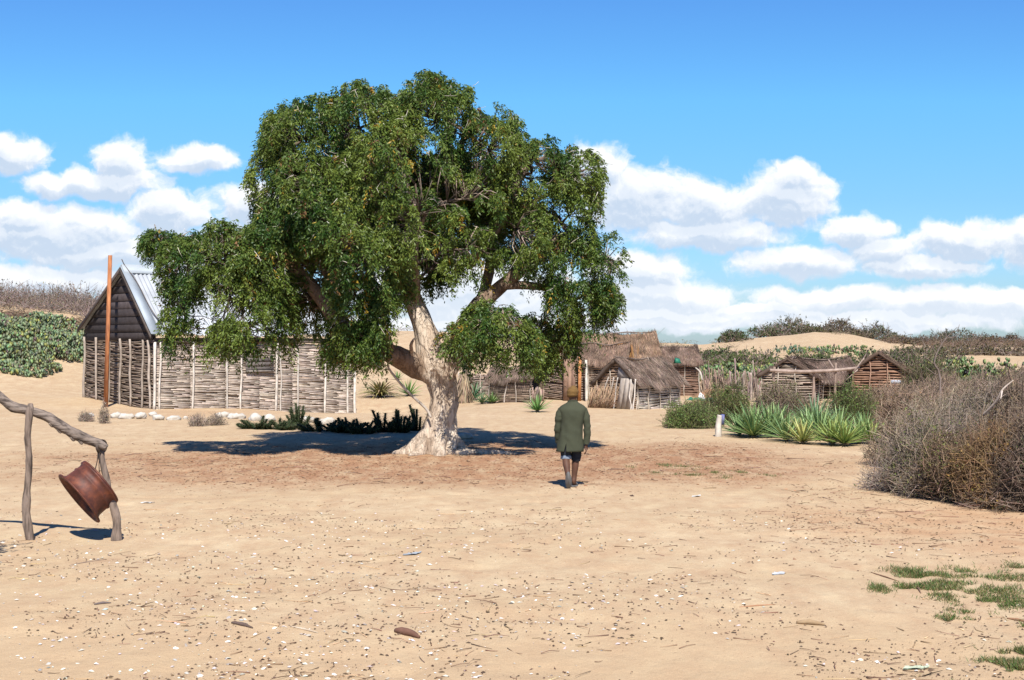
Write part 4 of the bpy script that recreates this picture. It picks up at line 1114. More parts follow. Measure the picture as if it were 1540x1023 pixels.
mound('green_tarp', 'flat dark green tarp spread on the ground in front of the earth heap', 'tarp', XG(1074, 56.5), (.95, .9), .09, M['tarp'], 5, .8)
mound('green_tarp', 'folded bright green tarp at the left end of the flat one', 'tarp', XG(1046, 57.6), (.42, .4), .12, M['tarp'], 8, .8)
g5 = MB(); c = P(1019, 543, 60); box(g5, c, (.20, .15, .18), rot_z(.3), (1, 1, 1), .03); o = g5.build('green_tub', M['tarp']); origin_at(o, c); tag(o, 'small green plastic tub on the eave between the crooked hut and side hut', 'tub')
mound('white_sack', 'small white sack lying at the foot of the side hut', 'sack', XG(1054, 59.2), (.16, .14), .22, M['white'], 9, .5)
gp = MB(); tube(gp, [P(1056, 572, 59), P(1053, 560, 59.1), P(1046, 553, 59.2)], [.035, .04, .02], 7, (.55, .5, .44), None, True, 3); o = gp.build('pale_log', M['wood']); origin_at(o, P(1056, 572, 59)); tag(o, 'short pale bent log standing beside the white sack', 'log')

# painted stub post by the agave row
c = G(1080, 657)
rt = empty('marker_post', c, 'short weathered marker post with a blue painted side left of the agave row', 'post')
mb = MB(); tube(mb, [c - [0, 0, .1], c + [.01, 0, .3], c + [.05, 0, .52]], [.09, .075, .07], 8, (.62, .58, .52), lambda th, t, p: 1 + .2 * fbm(p * 8, 2, 2), True, 4); mb.build('stump', M['wood'], rt)
mb = MB(); box(mb, c + [.10, -.02, .42], (.06, .12, .24), rot_z(.3), W1, .01); mb.build('painted_block', M['blue'], rt)

# ------------------------------------------------------------------ hanging wheel rim and its stand
def rim_and_stand():
    Y = 16.25
    b0 = G(50, 811); b1 = G(183, 811)
    root = empty('hanging_stand', [(b0[0] + b1[0]) / 2, Y, gzs((b0[0] + b1[0]) / 2, Y)], 'rough stand of two crooked grey posts carrying a bent log, at the left edge', 'stand')
    def bumps(k, s):
        def f(th, t, p): return 1 + k * fbm(p * np.array([9, 9, 7]), 3, s) + .8 * k * np.clip(vnoise(p * np.array([14, 14, 12]), s + 9) - .5, 0, 1) + .25 * k * np.cos(th * 3)
        return f
    def Q(*pts): return [P(x, y, Y + (d if d else 0)) for x, y, d in pts]
    grey = (.25, .205, .175)
    mb = MB(); tube(mb, Q((-75, 560, 0), (-30, 578, 0), (0, 598, 0), (20, 612, 0), (45, 618, 0), (72, 628, 0), (102, 648, 0), (130, 660, 0), (150, 668, 0), (160, 674, 0)), [.064, .06, .054, .056, .051, .058, .059, .053, .052, .036], 16, grey, bumps(.35, 3), True, 6)
    # knots on the underside
    for x, y in ((88, 645), (108, 657), (120, 662), (76, 636)):
        c = P(x, y, Y - .02); tube(mb, [c, c + [.02, 0, -.035], c + [.03, 0, -.05]], [.03, .022, .008], 7, (.28, .23, .2), None, True, 2)
    mb.build('log', M['logx'], root, True)
    p1 = [np.array(q) for q in Q((46, 608, .0), (45, 622, -.04), (42, 660, -.02), (44, 700, 0), (41, 740, 0), (40, 770, 0), (50, 812, 0))]
    p1[-1] = np.array([b0[0], Y, b0[2] - .1])
    mb = MB(); tube(mb, p1[::-1], [.052, .046, .041, .036, .039, .038, .03], 14, (.30, .25, .215), bumps(.4, 5), True, 6); mb.build('post', M['logz'], root, True)
    p2 = [np.array(q) for q in Q((147, 662, .09), (152, 684, .05), (158, 710, .04), (166, 745, .02), (175, 780, 0), (183, 812, 0))]
    p2[-1] = np.array([b1[0], Y, b1[2] - .1])
    mb = MB(); tube(mb, p2[::-1], [.058, .047, .039, .036, .038, .03], 14, (.25, .205, .175), bumps(.4, 7), True, 6); mb.build('post', M['logz'], root, True)
    mb = MB(); a = P(152, 672, Y)
    for k in range(3):
        th = np.linspace(0, 2 * np.pi, 14); tube(mb, np.stack([a[0] + .01 * k - .02 + .02 * np.cos(th), a[1] + .05 + .11 * np.cos(th), a[2] + .075 * np.sin(th)], 1), .008, 5, W1, None, False)
    mb.build('lashing', M['wire'], root)
    # rim
    c0 = P(120, 749, Y - .02)            # open face centre
    d = np.array([-.70, -.41, -.61]); d /= np.linalg.norm(d)
    rr = empty('wheel_rim', c0, 'rusty steel wheel rim hung open side down from the log by a wire', 'wheel rim')
    dd, ax, bx = frame(d)
    prof = [(.0, .352), (.012, .356), (.022, .345), (.02, .318), (-.03, .300), (-.045, .292), (-.10, .288), (-.15, .286), (-.165, .296), (-.178, .296), (-.19, .286), (-.225, .284), (-.25, .292), (-.262, .308), (-.275, .31), (-.283, .296),
            (-.275, .285), (-.25, .272), (-.20, .268), (-.03, .275), (.0, .30), (.008, .335)]
    n = 64; th = np.arange(n) / n * 2 * np.pi
    V = np.array([c0 + dd * h + (ax * math.cos(t) + bx * math.sin(t)) * r * (1 + .004 * math.sin(3 * t)) for h, r in prof for t in th])
    m = len(prof); i = np.arange(m)[:, None]; j = np.arange(n)[None]
    Qd = np.stack([i * n + j, i * n + (j + 1) % n, ((i + 1) % m) * n + (j + 1) % n, ((i + 1) % m) * n + j], -1).reshape(-1, 4)
    mb = MB(); mb.add(V, Qd)
    o = mb.build('barrel', M['rust'], rr, True)
    # disc across the far end with a big centre hole
    mb = MB(); pr = [(-.24, .274), (-.25, .22), (-.225, .16), (-.205, .12), (-.215, .115), (-.235, .16), (-.262, .22), (-.25, .275)]
    V = np.array([c0 + dd * h + (ax * math.cos(t) + bx * math.sin(t)) * r for h, r in pr for t in th]); m = len(pr); i = np.arange(m)[:, None]
    Qd = np.stack([i * n + j, i * n + (j + 1) % n, ((i + 1) % m) * n + (j + 1) % n, ((i + 1) % m) * n + j], -1).reshape(-1, 4)
    mb.add(V, Qd); mb.build('disc', M['rust'], rr, True)
    # lock ring standing proud on the upper side
    mb = MB(); tt = np.linspace(0, 2 * np.pi, 48)
    pts = np.array([c0 + dd * (-.292) + (ax * math.cos(t) + bx * math.sin(t)) * .29 for t in tt]); tube(mb, pts, .014, 6, W1, None, False); mb.build('lock_ring', M['rust'], rr, True)
    mb = MB(); w0 = P(147, 678, Y - .02)
    w1 = c0 + dd * (-.29) + np.array([0, 0, 1.]) * .0
    best = max(((ax * math.cos(t) + bx * math.sin(t)) for t in np.linspace(0, 6.28, 200)), key=lambda q: q[2])
    w1 = P(143, 708, Y + .02)
    tube(mb, [w0 + [-.03, .0, .1], w0, (w0 + w1) / 2 + [.01, 0, 0], w1, w1 + [.01, .02, -.04]], [.006] * 5, 5, W1, None, True, 3)
    tube(mb, [w0 + [.0, .0, .1], w0 + [.02, 0, -.03], (w0 + w1) / 2 + [.03, 0, -.05], w1 + [.05, 0, -.02]], [.005] * 4, 5, W1, None, True, 3)
    mb.build('wire', M['wire'], rr)
rim_and_stand()

# ------------------------------------------------------------------ the walking man
def make_man():
    g = G(861, 733); x0, y0 = g[0], g[1]; z0 = gzs(x0, y0)
    root = empty('person', [x0, y0, z0], 'man seen from behind walking away in a green jacket, dark shorts and brown knit cap', 'person')
    O = np.array([x0, y0, z0])
    # --- body: one skinned surface
    vs_, es, rs = [], [], []
    def add(p, r, par=None):
        vs_.append(tuple(p)); rs.append(r if isinstance(r, tuple) else (r, r))
        if par is not None: es.append((par, len(vs_) - 1))
        return len(vs_) - 1
    pel = add((-.02, 0, .80), (.135, .10))
    w = add((-.015, 0, .95), (.13, .095), pel); ch = add((-.005, .0, 1.10), (.125, .08), w); sh = add((0, .01, 1.215), (.08, .05), ch)
    nk = add((.002, .01, 1.33), .048, sh); hd0 = add((.004, .02, 1.385), (.062, .068), nk); hd1 = add((.004, .025, 1.46), (.078, .09), hd0); hd2 = add((.004, .02, 1.525), (.062, .075), hd1)
    nose = add((.004, .118, 1.44), .012, hd1)
    add((.083, .02, 1.445), (.010, .018), hd1); add((-.075, .02, 1.445), (.010, .018), hd1)
    def arm(s, elbow, wrist, fing):
        a = add((s * .14, .0, 1.19), .042, sh); b = add((s * .17, -.005, 1.14), .04, a)
        c = add(elbow, .040, b); e = add(wrist, .026, c)
        wv = np.array(wrist); dn = np.array(fing); dn = dn / np.linalg.norm(dn)
        pm = add(wv + dn * .045, (.034, .017), e); k = add(wv + dn * .075, (.036, .016), pm)
        lat = np.cross(dn, [s * 1., 0, 0]); lat /= np.linalg.norm(lat)
        for i, ln in enumerate((.068, .078, .072, .055)):
            o_ = lat * (i - 1.5) * .019
            f1_ = add(wv + dn * .092 + o_, .0095, k); f2_ = add(wv + dn * (.092 + ln * .5) + o_ * 1.05 + np.array([-s * .012, 0, 0]), .0085, f1_)
            add(wv + dn * (.092 + ln * .85) + o_ * 1.05 + np.array([-s * .034, 0, 0]), .0075, f2_)
        t1 = add(wv + dn * .04 - lat * .036, .011, pm); add(wv + dn * .075 - lat * .052 + np.array([-s * .012, 0, 0]), .0095, t1)
    arm(1, (.228, -.02, .94), (.212, .0, .665), (.04, -.06, -1))
    arm(-1, (-.225, .01, .94), (-.205, .11, .70), (.05, .3, -1))
    # legs: right planted, left trailing on its toes
    hr_ = add((.065, .0, .74), .085, pel); kr = add((.052, .045, .46), .060, hr_); cr = add((.045, .03, .34), .062, kr); ar = add((.018, .03, .085), .036, cr)
    fr = add((.035, .10, .040), (.036, .024), ar); add((.055, .185, .028), (.034, .016), fr); add((.015, -.015, .045), (.028, .032), ar)
    hl = add((-.105, -.005, .74), .085, pel); kl = add((-.105, -.02, .46), .060, hl); cl = add((-.100, -.10, .36), .064, kl); al = add((-.080, -.24, .225), .037, cl)
    fl = add((-.074, -.215, .125), (.036, .024), al); add((-.070, -.165, .045), (.034, .016), fl); add((-.078, -.285, .215), (.028, .028), al)
    me = bpy.data.meshes.new('body'); me.from_pydata([Vector(v) for v in vs_], es, []); me.update()
    o = bpy.data.objects.new('body', me); COL.objects.link(o)
    md = o.modifiers.new('skin', 'SKIN'); md.use_smooth_shade = True
    for i, r in enumerate(rs): me.skin_vertices[0].data[i].radius = r
    me.skin_vertices[0].data[0].use_root = True
    o.modifiers.new('sub', 'SUBSURF').levels = 1; o.modifiers['sub'].render_levels = 2
    me.materials.append(M['skin']); o.parent = root
    # --- jacket torso: open ring loft with a back vent
    def loft(mb, rings, n=56, vent=None, col=W1, wr=.009, sd=1, th_=.006):
        rows = []
        for (z, cx, cy, rx, ry, gap) in rings:
            th = np.linspace(-math.pi / 2 + VA, 1.5 * math.pi + VA, n + 1)
            e = 2.5
            c = np.cos(th); s = np.sin(th)
            x = cx + rx * np.sign(c) * np.abs(c) ** (2 / e); y = cy + ry * np.sign(s) * np.abs(s) ** (2 / e)
            if gap:
                f = np.exp(-np.minimum(np.arange(n + 1), 99) / 3.); b = np.exp(-(n - np.arange(n + 1)) / 3.)
                x = x + f * gap - b * gap
            rows.append(np.stack([x, y, np.full(n + 1, z)], 1))
        V = np.array(rows); m = len(rows)
        nz = (fbm(V * np.array([7, 7, 3]) + sd * 9, 3, sd) + .9 * np.clip(fbm(V * np.array([9, 9, 16]) + V[..., ::-1] * 6 + sd * 4, 2, sd + 4), 0, 1))[..., None]
        cen = V.mean(1, keepdims=True); dr = V - cen; dr[..., 2] = 0; dr /= np.maximum(np.linalg.norm(dr, axis=2, keepdims=True), 1e-6)
        V = V + dr * nz * wr * 2
        i = np.arange(m - 1)[:, None] * (n + 1); j = np.arange(n)[None]
        Qd = np.stack([i + j, i + j + 1, i + n + 1 + j + 1, i + n + 1 + j], -1).reshape(-1, 4)
        Vi = V - dr * th_
        K = m * (n + 1)
        ed = [[j_, j_ + K, j_ + 1 + K, j_ + 1] for j_ in range(n)]
        mb.add(O + np.concatenate([V.reshape(-1, 3), Vi.reshape(-1, 3)]), np.concatenate([Qd, Qd[:, ::-1] + K, np.array(ed)]), None, col)
    VA = -.33
    mb = MB()
    ctl = [(.555, -.038, .0, .214, .165, .022), (.60, -.035, .0, .208, .16, .015), (.66, -.03, 0, .202, .155, .006), (.70, -.027, 0, .192, .15, 0), (.80, -.02, 0, .176, .142, 0), (.92, -.012, 0, .168, .135, 0), (1.02, -.006, 0, .172, .138, 0), (1.12, -.0, 0, .190, .138, 0),
           (1.20, 0, 0, .214, .128, 0), (1.235, 0, 0, .205, .112, 0), (1.262, .0, .0, .180, .095, 0), (1.285, .0, .002, .140, .082, 0), (1.305, .002, .004, .10, .072, 0), (1.325, .003, .008, .078, .062, 0), (1.345, .003, .01, .066, .060, 0)]
    zz = np.concatenate([np.linspace(.555, 1.2, 22), np.linspace(1.22, 1.345, 8)]); ca = np.array(ctl)
    loft(mb, [(z, *[np.interp(z, ca[:, 0], ca[:, k]) for k in range(1, 6)]) for z in zz])
    mb.build('jacket', M['cloth'], root, True)
    for s, pts, rr in ((1, [(.150, .0, 1.21), (.182, -.003, 1.175), (.208, -.010, 1.09), (.226, -.02, .95), (.226, -.012, .82), (.216, .0, .70), (.214, .0, .665)], [.055, .064, .060, .055, .053, .048, .047]),
                       (-1, [(-.150, .0, 1.21), (-.182, -.003, 1.175), (-.210, .0, 1.09), (-.226, .01, .95), (-.226, .05, .82), (-.214, .09, .72), (-.210, .10, .69)], [.055, .064, .060, .055, .053, .048, .047])):
        mb = MB(); tube(mb, O + np.array(pts), rr, 22, W1, lambda th, t, p: 1 + .30 * fbm(p * np.array([9, 9, 18]), 3, 5), False, 8)
        V = mb.v[-1]; mb.build('sleeve', M['cloth'], root, True)
    mb = MB()
    th = np.linspace(-math.pi, 0, 24)
    tube(mb, O + np.stack([.003 + .068 * np.cos(th), .012 + .062 * np.sin(th), 1.335 + .012 * -np.sin(th)], 1), .014, 8, (.8, .8, .8), None, True); mb.build('collar', M['cloth'], root, True)
    # shorts
    mb = MB()
    for s, pts, rr in ((1, [(.04, 0, .82), (.062, .0, .72), (.062, .02, .58), (.060, .03, .43), (.060, .03, .42)], [.11, .100, .078, .072, .068]),
                       (-1, [(-.08, 0, .82), (-.105, 0, .72), (-.104, -.008, .58), (-.102, -.012, .455), (-.102, -.012, .445)], [.11, .100, .082, .078, .074])):
        tube(mb, O + np.array(pts), rr, 20, W1, lambda th, t, p: 1 + .14 * fbm(p * 12, 2, 8), True, 6)
    mb.build('shorts', M['denim'], root, True)
    mb = MB(); tube(mb, O + np.array([(-.102, -.012, .495), (-.102, -.012, .475), (-.102, -.012, .45), (-.102, -.012, .437)]), [.078, .086, .087, .083], 20, W1, lambda th, t, p: 1 + .08 * fbm(p * 14, 2, 3), True, 2); mb.build('rolled_cuff', M['cuff'], root, True)
    # knit cap with folds
    mb = MB(); m = 26; n = 36; rows = []
    for i in range(m):
        t = i / (m - 1); ph = -.80 + t * (math.pi / 2 + .80)
        th = np.arange(n) / n * 2 * np.pi
        z = 1.462 + (.112 if ph > 0 else .085) * math.sin(ph); r = math.cos(ph) ** .8 if ph < 1.56 else 0.0
        fold = 1.05 + .05 * np.sin(3 * 2 * np.pi * t + 1.2 * np.sin(th + 1)) * (1 - t)
        rows.append(np.stack([0.002 + .088 * r * np.cos(th) * fold, .015 + .100 * r * np.sin(th) * fold, z + .010 * np.sin(th * 1 + 2.2) + 0 * th], 1))
    V = np.array(rows).reshape(-1, 3); i = np.arange(m - 1)[:, None] * n; j = np.arange(n)[None]; j2 = (j + 1) % n
    mb.add(O + V, np.stack([i + j, i + j2, i + n + j2, i + n + j], -1).reshape(-1, 4)); mb.build('knit_cap', M['hat'], root, True)
    # sandals
    def sandal(c, toe, up, nm='sandal'):
        c = np.array(c, float); f = np.array(toe, float) - c; Ln = np.linalg.norm(f); f /= Ln; up = np.array(up, float); up = up - f * np.dot(up, f); up /= np.linalg.norm(up); s = np.cross(f, up)
        out_ = []
        for t in np.linspace(0, 2 * np.pi, 30, endpoint=False):
            u_ = -math.cos(t); v_ = math.sin(t); wd = .050 + .008 * u_
            out_.append(f * (Ln / 2 + u_ * Ln / 2) + s * v_ * wd * (1 if abs(u_) < .7 else 1.08))
        out_ = np.array(out_); mb = MB(); k = len(out_)
        V = np.concatenate([O + c + out_, O + c + out_ - up * .02, [O + c + f * Ln / 2], [O + c + f * Ln / 2 - up * .02]])
        T = [[a, (a + 1) % k, 2 * k] for a in range(k)] + [[k + (a + 1) % k, k + a, 2 * k + 1] for a in range(k)]
        Qd = [[a, a + k, (a + 1) % k + k, (a + 1) % k] for a in range(k)]
        mb.add(V, Qd, T)
        o_ = mb.build(nm, M['rubber'], root)
        mb = MB(); th = np.linspace(0, math.pi, 9); b = O + c + f * Ln * .68
        tube(mb, [b + s * .04 * math.cos(t) + up * (.045 * math.sin(t)) for t in th], .007, 5, W1, None, True); st = mb.build('strap', M['rubber'], root); st.parent = o_; 
        return o_
    sandal((.000, -.045, .022), (.060, .21, .022), (0, 0, 1))
    sandal((-.080, -.335, .270), (-.068, -.20, .005), (.0, .72, .45))
make_man()

# ------------------------------------------------------------------ plants
def agave(label, px, py, r, h, n=34, col=(.10, .19, .06), col2=(.32, .36, .12), wid=.07, droop=.15, group=None, name='agave', cat='agave', Y=None, up=.55, dry=0.0):
    c = G(px, py) if Y is None else XG(px, Y)
    mb = MB()
    K = 6; rows = []; cols = []
    az = np.arange(n) * 2.39996 + rng.random() * 6; f = np.sqrt((np.arange(n) + .5) / n)
    el = np.pi / 2 * (1 - f * (1 - up * .15)) + rng.normal(0, .06, n) + .10
    Ln = (h * np.sin(np.clip(el, .1, 1.5)) + r * np.cos(el)) * rng.uniform(.85, 1.1, n)
    d = np.stack([np.cos(az) * np.cos(el), np.sin(az) * np.cos(el), np.sin(el)], 1)
    side = np.stack([-np.sin(az), np.cos(az), 0 * az], 1)
    nr = np.cross(side, d) * -1
    for k in range(K):
        t = k / (K - 1); w = wid * (.75 + .8 * t - 1.55 * t ** 2) * .5 if k < K - 1 else .002
        p = c + np.array([0, 0, .04]) + d * (Ln * t)[:, None] - np.array([0, 0, 1]) * (droop * Ln * t ** 2.2)[:, None]
        rows.append(np.stack([p - side * w, p - nr * w * .5 * -1, p + side * w], 1))
    V = np.stack(rows, 1).reshape(-1, 3)     # n, K, 3
    base = np.arange(n)[:, None, None] * K * 3
    q = []
    for k in range(K - 1):
        for j in range(2): q.append([k * 3 + j, k * 3 + j + 1, (k + 1) * 3 + j + 1, (k + 1) * 3 + j])
    Q = (np.array(q)[None] + base).reshape(-1, 4)
    mixf = np.clip(rng.normal(.3, .25, n), 0, 1)[:, None]
    lc = np.array(col) * (1 - mixf) + np.array(col2) * mixf
    dr = rng.random(n) < (dry + .10 * f ** 3); lc[dr] = np.array([.28, .20, .12]) * rng.uniform(.6, 1.2, (dr.sum(), 1))
    C = np.repeat(lc, K * 3, 0)
    C = C.reshape(n, K, 3, 3); C[:, :, 0] *= 1.5; C[:, :, 2] *= 1.35
    mb.add(V, Q, None, np.clip(C.reshape(-1, 3), 0, .8))
    # short butt
    tube(mb, [c - [0, 0, .05], c + [0, 0, .12]], [wid * 1.0, wid * .9], 8, (.16, .12, .08))
    o = mb.build(name, M['succ']); origin_at(o, c); tag(o, label, cat, group); return o

AG = 'agaves in the row along the yard edge'
for i, (x, y, r, h, n, k, lab) in enumerate((
        (1112, 655, .55, .60, 40, 0, 'small agave at the left end of the row beside the blue marker post'),
        (1133, 659, .70, .98, 60, 0, 'tall dense agave second from the left end of the row'),
        (1158, 658, .72, .98, 60, 0, 'tall agave third from the left end of the row'),
        (1183, 664, .62, .72, 46, 0, 'low agave fourth from the left in the row, bowing outwards'),
        (1207, 668, .50, .62, 40, 2, 'yellowing pale agave in the middle of the row'),
        (1232, 662, .60, .98, 50, 0, 'upright tall agave right of the yellowing one'),
        (1252, 670, .55, .72, 46, 1, 'bright agave with yellow edged leaves, fourth from the right end of the row'),
        (1270, 671, .52, .65, 44, 1, 'light green agave third from the right end of the row'),
        (1292, 668, .50, .62, 40, 0, 'agave second from the right end of the row'),
        (1310, 668, .48, .58, 38, 1, 'last agave at the right end of the row by the thorn brush'))):
    cc = [((.11, .19, .075), (.28, .37, .14)), ((.14, .22, .06), (.40, .42, .13)), ((.22, .26, .09), (.50, .46, .16))][k]
    agave(lab, x, y, r * .92, h * .84, int(n * 1.7), cc[0], cc[1], .052, .10, AG)
for x, Y, r, h, lab in ((1170, 35.5, .5, .72, 'agave in the second row behind the tall left ones'), (1215, 35.0, .5, .70, 'agave in the second row behind the yellowing one'), (1262, 35.2, .5, .66, 'agave in the second row behind the yellow edged one'), (1300, 35.6, .45, .58, 'agave in the second row behind the last two')):
    agave(lab, x, 0, r, h, 70, (.11, .19, .075), (.28, .37, .14), .052, .10, AG, Y=Y)
agave('grey green agave rising behind the row in front of the pole rack', 1226, 0, .50, .86, 56, (.085, .16, .09), (.17, .27, .13), .06, .08, Y=38.5)
agave('small bright agave right behind the man, beside the tiny hut', 808, 620, .42, .58, 44, (.08, .18, .05), (.2, .33, .10), .06, .10)
agave('small round agave in front of the tiny hut wall', 740, 607, .36, .46, 40, (.085, .17, .06), (.2, .3, .1), .055, .12)
agave('blue green agave right of the tree trunk, next to the dry yucca', 711, 602, .46, .85, 46, (.05, .13, .075), (.12, .22, .10), .075, .06)
agave('low dark agave between the blue green one and the round one', 725, 608, .34, .40, 34, (.045, .11, .05), (.10, .18, .07), .06, .10)
agave('bright green young agave between the house and the trunk', 615, 596, .52, .72, 44, (.10, .20, .05), (.25, .38, .11), .07, .10)
agave('tiny green agave behind the young bright one', 598, 572, .30, .42, 28, (.10, .20, .07), (.22, .33, .10), .05, .10)
agave('large drooping agave with yellow and brown leaves at the right corner of the house', 572, 598, 1.05, 1.0, 120, (.09, .10, .045), (.40, .33, .13), .085, .42, up=.9, dry=.28)

def dry_yucca(label, px, py):
    c = G(px, py); rt = empty('dry_yucca', c, label, 'yucca')
    mb = MB(); tube(mb, [c - [0, 0, .1], c + [0, 0, .8], c + [0, 0, 1.35]], [.12, .10, .08], 10, (.30, .23, .17), lambda th, t, p: 1 + .2 * fbm(p * 9, 2, 3), True, 4); mb.build('stem', M['wood'], rt)
    mb = MB(); N = 330; az = rng.random(N) * 6.283; z = rng.uniform(.35, 1.35, N)
    p = c + np.stack([.08 * np.cos(az), .08 * np.sin(az), z], 1)
    d = np.stack([np.cos(az) * .42, np.sin(az) * .42, -np.ones(N)], 1) + rng.normal(0, .12, (N, 3)); d /= np.linalg.norm(d, axis=1, keepdims=True)
    leaves(mb, p, d, np.stack([-np.sin(az), np.cos(az), 0 * az], 1), rng.uniform(.5, .95, N), .045, vary((.36, .27, .19), N, .25), .3); mb.build('dead_leaves', M['leafdry'], rt)
    mb = MB(); N = 60; az = rng.random(N) * 6.283; el = rng.uniform(.2, 1.4, N)
    d = np.stack([np.cos(az) * np.cos(el), np.sin(az) * np.cos(el), np.sin(el)], 1)
    leaves(mb, np.tile(c + [0, 0, 1.3], (N, 1)), d, np.stack([-np.sin(az), np.cos(az), 0 * az], 1), rng.uniform(.35, .55, N), .05, vary((.2, .22, .17), N, .2), .3); mb.build('live_leaves', M['leafdry'], rt)
dry_yucca('yucca with a skirt of dead brown leaves standing just right of the trunk, behind it', 699, 606)

def bush(label, c, r, h, ntw=2500, nleaf=4000, ctw=(.27, .22, .20), clf=(.07, .10, .03), lf=(.03, .06), tl=(.18, .5), tr=.006, cat='bush', name='bush', group=None, upb=.35, shell=.36, stems=14, lw=.55, mleaf='leafdry', lo=0.0):
    c = np.array(c, float); r = np.array([r, r]) if np.isscalar(r) else np.array(r, float)
    rt = empty(name, c, label, cat, group)
    def dome(N, sh=shell):
        u = runit(N); u[:, 2] = np.abs(u[:, 2])
        k = 1 - np.abs(rng.normal(0, sh, N)); k = np.clip(k, .1, 1.12)
        nz = 1 + .60 * fbm(u * 2.2 + c * 3.1, 3, 17)
        return u, c + u * np.array([r[0], r[1], h]) * (k * nz)[:, None] + np.array([0, 0, lo])
    mb = MB()
    u, e = dome(stems, .12)
    for i in range(stems):
        b = c + np.array([rng.normal(0, .12 * r[0]), rng.normal(0, .12 * r[1]), -.05]); b[2] = gzs(b[0], b[1]) - .03
        m = b * .45 + e[i] * .55 + np.array([0, 0, .18 * h])
        tube(mb, [b, m, e[i]], [tr * 3.2, tr * 2.2, tr], 4, vary(ctw, 1, .15)[0], None, False, 2)
    u, p = dome(ntw)
    d = u * .55 + np.array([0, 0, upb]) + runit(ntw) * .9; d /= np.linalg.norm(d, axis=1, keepdims=True)
    L_ = rng.uniform(*tl, ntw)
    A = p - d * (L_ * .5)[:, None]; B = p + d * (L_ * .5)[:, None]
    ok = A[:, 2] > gz(A[:, 0], A[:, 1]) - .02
    A, B = A[ok], B[ok]
    sticks(mb, A, B, tr * np.exp(rng.normal(0, .35, len(A))), tr * .45, 3, vary(ctw, len(A), .30, .04), .14, False)
    m_ = stems * 5; u, p = dome(m_, .10); d = u * .7 + runit(m_) * .7 + np.array([0, 0, .5]); d /= np.linalg.norm(d, axis=1, keepdims=True)
    L2 = rng.uniform(.6, 1.7, (m_, 1)) * tl[1]; A2 = p - d * L2 * .6; B2 = p + d * L2 * .4; A2[:, 2] = np.maximum(A2[:, 2], gz(A2[:, 0], A2[:, 1]) + .01)
    sticks(mb, A2, B2, tr * 2.0, tr * .5, 4, vary(ctw, m_, .25, .04) * 1.15, .10, False)
    mb.build('branches', M['twig'], rt)
    if nleaf:
        lb = MB()
        if len(A):
            K = rng.integers(0, len(A), nleaf); t = rng.random(nleaf)[:, None]
            p = A[K] * (1 - t) + B[K] * t + rng.normal(0, .02, (nleaf, 3))
            # leafy in patches
            pn = fbm(p * 1.6, 2, 60); keep = rng.random(nleaf) < np.clip(.55 + 1.6 * pn, .1, 1); p = p[keep]
            d = runit(len(p)) * .8 + np.array([0, 0, .4]); d /= np.linalg.norm(d, axis=1, keepdims=True)
            s = np.cross(d, runit(len(p))); s /= np.maximum(np.linalg.norm(s, axis=1, keepdims=True), 1e-6)
            Ln = rng.uniform(*lf, len(p))
            leaves(lb, p, d, s, Ln, Ln * lw, vary(clf, len(p), .3, .10), .1)
            lb.build('foliage', M[mleaf], rt)
    return rt

GT = (.30, .245, .195); BT = (.25, .18, .125); OT = (.27, .175, .10)
GL = (.13, .145, .05); OL = (.22, .145, .05); DG = (.07, .10, .035)
def gp(px, Y): return XG(px, Y)
# --- thorn brush along the right side, front to back
F = 'thorn bushes of the brush bank on the right'
bush('spindly low grey thorn bush at the left tip of the right hand brush bank', gp(1362, 21.9), (.62, .7), .45, 1500, 300, (.30, .25, .22), GL, tr=.0045, group=F, tl=(.2, .55))
bush('rounded grey thorn bush with small olive leaves at the front left of the brush bank', gp(1412, 21.2), (.8, .95), 1.05, 7000, 12000, GT, GL, (.025, .05), tr=.0045, group=F)
bush('olive leaved thorn bush at the front middle of the brush bank', gp(1468, 20.4), (.8, .9), 1.05, 6500, 16000, BT, (.14, .15, .045), (.025, .05), tr=.0045, group=F)
bush('orange brown leaved thorn bush at the front of the brush bank near the right edge', gp(1512, 19.6), (.65, .8), 1.12, 6000, 14000, OT, OL, (.025, .05), tr=.0045, group=F)
bush('dark tangled thorn bush cut by the right edge of the view', gp(1568, 19.2), (.85, 1.0), 1.28, 8000, 5000, (.20, .15, .115), DG, (.025, .05), tr=.0055, group=F)
bush('broad pale grey thorn bush behind the front left one', gp(1412, 26), (1.15, 1.4), 1.2, 7500, 9000, (.34, .27, .20), GL, (.02, .04), tr=.006, group=F)
bush('greyish thorn bush with olive tips in the second line of the bank', gp(1480, 25), (1.05, 1.4), 1.3, 8000, 10000, GT, (.15, .16, .06), (.02, .04), tr=.006, group=F)
bush('tall dark grey thorn bush in the second line at the right edge', gp(1545, 25), (1.0, 1.4), 1.45, 8000, 4500, (.23, .17, .125), OL, (.02, .04), tr=.007, group=F)
bush('brownish thorn bush in the third line just right of the agave row', gp(1378, 33), (1.05, 1.5), 1.12, 6000, 6000, (.31, .225, .165), OL, (.025, .045), tr=.007, group=F)
bush('pinkish grey thorn bush in the third line of the bank, centre', gp(1450, 33), (1.4, 1.7), 1.3, 7500, 6000, (.33, .25, .185), GL, (.025, .045), tr=.007, group=F)
bush('dense grey thorn bush in the third line at the right edge', gp(1530, 32), (1.4, 1.7), 1.5, 7500, 4000, (.27, .205, .155), GL, (.025, .045), tr=.007, group=F)
bush('low reddish thorn bush in the back line below the log hut', gp(1345, 43), (1.3, 1.5), .95, 5000, 5000, (.32, .23, .165), (.16, .15, .05), (.03, .05), tr=.009, group=F)
bush('wide brown thorn bush in the back line, centre right', gp(1435, 43), (1.8, 1.8), 1.2, 6500, 5500, (.30, .22, .165), GL, (.03, .05), tr=.009, group=F)
bush('grey brown thorn bush in the back line at the right edge', gp(1520, 43), (1.7, 1.8), 1.4, 6500, 4500, (.28, .21, .16), GL, (.03, .05), tr=.009, group=F)
